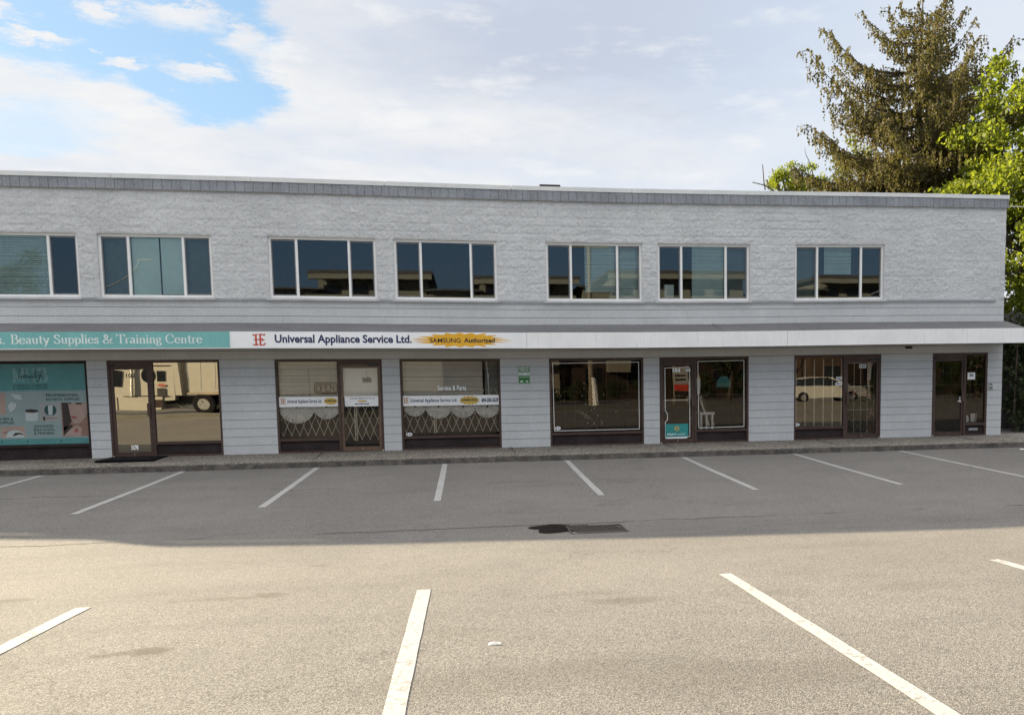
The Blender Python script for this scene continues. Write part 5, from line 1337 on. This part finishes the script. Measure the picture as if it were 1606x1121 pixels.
def block(x0, x1, h, label, step=None, y=-62):
    b = empty('apartment_building', ((x0+x1)/2, y-6, 0), label, 'building')
    MB().box(x0, x1, y-12, y, -.1, h).build('wall', 'cream', b)
    MB().box(x0-.7, x1+.7, y-12, y+1.6, h, h+.3).build('roof', 'roof_dark', b); MB().box(x0-.6, x1+.6, y+.9, y+1.58, h-.45, h-.002).build('roof_fascia', 'cream', b)
    fl = 0
    for z_ in (2.9, 5.8, 8.2):
        if z_ > h-1.5: continue
        mb = MB(); mb.box(x0-.9, x1+.3, y+.001, y+1.5, z_-.2, z_); mb.box(x0-.9, x1+.3, y+1.42, y+1.5, z_, z_+.95); mb.build('balcony', 'cream', b)
        k = int((x1-x0)/2.4)
        for i in range(k):
            c_ = x0+1.2+i*2.4; f = MB().box(c_-.75, c_+.75, y, y+.03, z_+.1, z_+1.95).build('window', 'bronze', b); MB().box(c_-.68, c_+.68, y+.031, y+.04, z_+.17, z_+1.88).build('pane', 'dark_glass', f)
    if step:
        MB().box(step[0], step[1], y-12, y+.8, h*.0, step[2]).build('lower_wing', 'cream', b)
        MB().box(step[0]-.5, step[1]+.5, y-12, y+1.6, step[2], step[2]+.15).build('lower_roof', 'roof_dark', b)
block(-13, -3.5, 11.0, 'cream apartment block with stepped roof mirrored in the third upper window', (-19, -13, 9.6))
block(1.5, 10, 10.6, 'cream apartment block mirrored low in the fourth upper window', (-3.2, 1.2, 9.5))
block(14, 27, 11.2, 'large cream apartment block mirrored in the pair of upper windows above the crystal shop', (11, 13.8, 9.9))
block(35, 47, 10.9, 'cream apartment block mirrored in the last upper window', (29, 34.8, 9.7))
hc = [(-30+rng.random()*62, -33.2-rng.random()*.8, .3+rng.random()*.9) for _ in range(240)]
V, Fq = leaf_cloud(hc, 60, .42, .16, seed=31); o = from_arrays('street_hedge', V, Fq, 'leaf_dark'); tag(o, 'low green hedge along the far side of the street', 'hedge')
broad_tree('street_tree', (31.5, -28.5, 0), 7, (31.5, -28.5, 3.2), (3.0, 2.0, 2.6), 60, 90, .6, .2, 'leaf_dark', 'dense tree mirrored in the glass of the last door', 41, trunk_r=.2)
broad_tree('street_tree', (15.8, -30, 0), 6, (15.8, -30, 3.0), (1.9, 1.5, 1.8), 40, 80, .5, .18, 'leaf_dark', 'tree mirrored in the window right of the teal poster door', 42, trunk_r=.16)
broad_tree('street_tree', (-24, -30, 0), 7, (-24, -30, 5), (3.0, 2.0, 3.0), 60, 70, .6, .22, 'leaf_dark', 'street tree behind the truck at the far left', 43, trunk_r=.2)
def pole(x, y, h, label, lamp=False):
    t = empty('street_lamp' if lamp else 'utility_pole', (x, y, 0), label, 'street lamp' if lamp else 'pole')
    MB().tube([(x, y, 0), (x, y, h)], [.17, .11] if not lamp else [.1, .07], 10).build('pole', 'vinyl_grey' if lamp else 'wood', t)
    if lamp:
        P = [(x, y, h)]+[(x+1.9*math.sin(a), y, h+1.1*(1-math.cos(a))*.9+.6*math.sin(a)) for a in (.3, .6, .9, 1.2, 1.5)]
        MB().tube(P, .05, 6).build('arm', 'vinyl_grey', t); e = P[-1]; MB().box(e[0]-.1, e[0]+.6, y-.13, y+.13, e[2]-.08, e[2]+.06).build('lamp_head', 'vinyl_grey', t)
    else:
        MB().box(x-1.1, x+1.1, y-.06, y+.06, h-.7, h-.58).build('cross_arm', 'wood', t); MB().tube([(x+.22, y+.12, G), (x+.1, y+.1, 1.6)], [.2, .13], 8).build('base_guard', 'paper', t)
pole(6.9, -27.3, 9.5, 'wooden utility pole mirrored in the crystal window')
pole(-18.8, -29, 6.6, 'curved street lamp mirrored in the second upper window', True)
pole(24.5, -29, 6.4, 'curved street lamp mirrored in the last upper window', True)
m = empty('street_notice_board', (11.35, -24.2, G), 'white and red notice board on two posts mirrored in the teal poster door', 'sign')
MB().box(10.95, 11.75, -24.24, -24.2, .55, 2.1).build('board', 'car_white', m); MB().box(10.96, 11.74, -24.19, -24.18, .85, 1.2).build('red_band', 'red', m); MB().box(10.96, 11.74, -24.189, -24.181, .58, .83).build('dark_band', 'kick', m)
mb = MB(); mb.box(11.05, 11.6, -24.19, -24.18, 1.62, 1.7); mb.box(11.05, 11.6, -24.19, -24.18, 1.4, 1.48); mb.build('writing', 'kick', m)
for x_ in (10.98, 11.72): MB().box(x_-.05, x_+.05, -24.34, -24.25, G, 2.3).build('post', 'wood', m)
# plants inside the barred door
t = empty('potted_plant', (at(1352, 660, .7).x, .7, 0), 'potted plant with pink flowers behind the barred door', 'plant')
p_ = at(1366, 667, .7)
MB().tube([(p_.x, .7, p_.z-.16), (p_.x, .7, p_.z+.12)], [.09, .13], 12).build('pot', 'terracotta', t)
pr = random.Random(6)
C1 = [(at(u, v, .3+pr.random()*.2)) for u, v in [(pr.uniform(1334, 1371), pr.uniform(616, 640)) for _ in range(44)]+[(pr.uniform(1334, 1358), pr.uniform(640, 672)) for _ in range(30)]+[(pr.uniform(1340, 1372), pr.uniform(640, 660)) for _ in range(16)]]
V, Fq = leaf_cloud([(c.x, c.y, c.z) for c in C1], 26, .09, .07, seed=9); from_arrays('leaves', V, Fq, 'plant_leaf', t)
C2 = [(at(u, v, .27)) for u, v in [(pr.uniform(1338, 1362), pr.uniform(613, 622)) for _ in range(16)]+[(pr.uniform(1364, 1372), pr.uniform(618, 626)) for _ in range(5)]+[(pr.uniform(1362, 1371), pr.uniform(644, 654)) for _ in range(10)]]
V, Fq = leaf_cloud([(c.x, c.y, c.z) for c in C2], 9, .035, .045, seed=10); from_arrays('flowers', V, Fq, 'petal', t)

mb = MB(); rk = random.Random(12)
for i in range(420):
    x_ = rk.uniform(-11, 16); y_ = kerb_y(x_)-.04-abs(rk.gauss(0, .10)) if i % 3 else rk.uniform(-1.6, -.02)
    z_ = gz(y_)+.004 if y_ < kerb_y(x_) else -.045*(-y_/1.7)+.008
    s_ = rk.uniform(.006, .017); a_ = rk.uniform(0, 6.28)
    mb.add([(x_+s_*math.cos(a_+q*2.1), y_+s_*math.sin(a_+q*2.1), z_+rk.uniform(0, .008)) for q in range(3)], [(0, 1, 2)])
o = mb.build('kerb_debris', 'wood'); tag(o, 'scattered grit and dry leaf bits along the kerb', 'debris', kind='stuff')

# ------------------------------------------------------------------ settle the building and everything fixed to it
import bmesh
bpy.context.view_layer.update()
SKIP = ('ground', 'kerb', 'sidewalk', 'sidewalk_joint', 'parking_line', 'door_mat', 'litter', 'puddle', 'room', 'kerb_debris')
for o in list(scene.objects):
    if o.type != 'MESH' or o.name.split('.')[0] in SKIP: continue
    me = o.data; n = len(me.vertices)
    co = np.empty(n*3, dtype=np.float32); me.vertices.foreach_get('co', co); co = co.reshape(-1, 3)
    T = np.array(WP[o.name]); wc = co+T
    if wc[:, 1].min() < -1.4 or wc[:, 1].min() > 2.5 or wc[:, 0].max() > 17 or wc[:, 2].max() > 8: continue
    root = o
    while root.parent: root = root.parent
    if root.get('category') in ('tree', 'drain', 'hedge', 'fence', 'cable'): continue
    x0_, x1_ = wc[:, 0].min(), wc[:, 0].max()
    if n < 20000 and x1_-x0_ > 1.2:
        bm = bmesh.new(); bm.from_mesh(me)
        for k in range(int(math.ceil(x0_)), int(x1_)+1):
            bmesh.ops.bisect_plane(bm, geom=bm.verts[:]+bm.edges[:]+bm.faces[:], plane_co=(k-T[0], 0, 0), plane_no=(1, 0, 0))
        bm.to_mesh(me); bm.free(); n = len(me.vertices)
        co = np.empty(n*3, dtype=np.float32); me.vertices.foreach_get('co', co); co = co.reshape(-1, 3); wc = co+T
    co[:, 2] += sag(wc[:, 0], wc[:, 2]); me.vertices.foreach_set('co', co.ravel()); me.update()
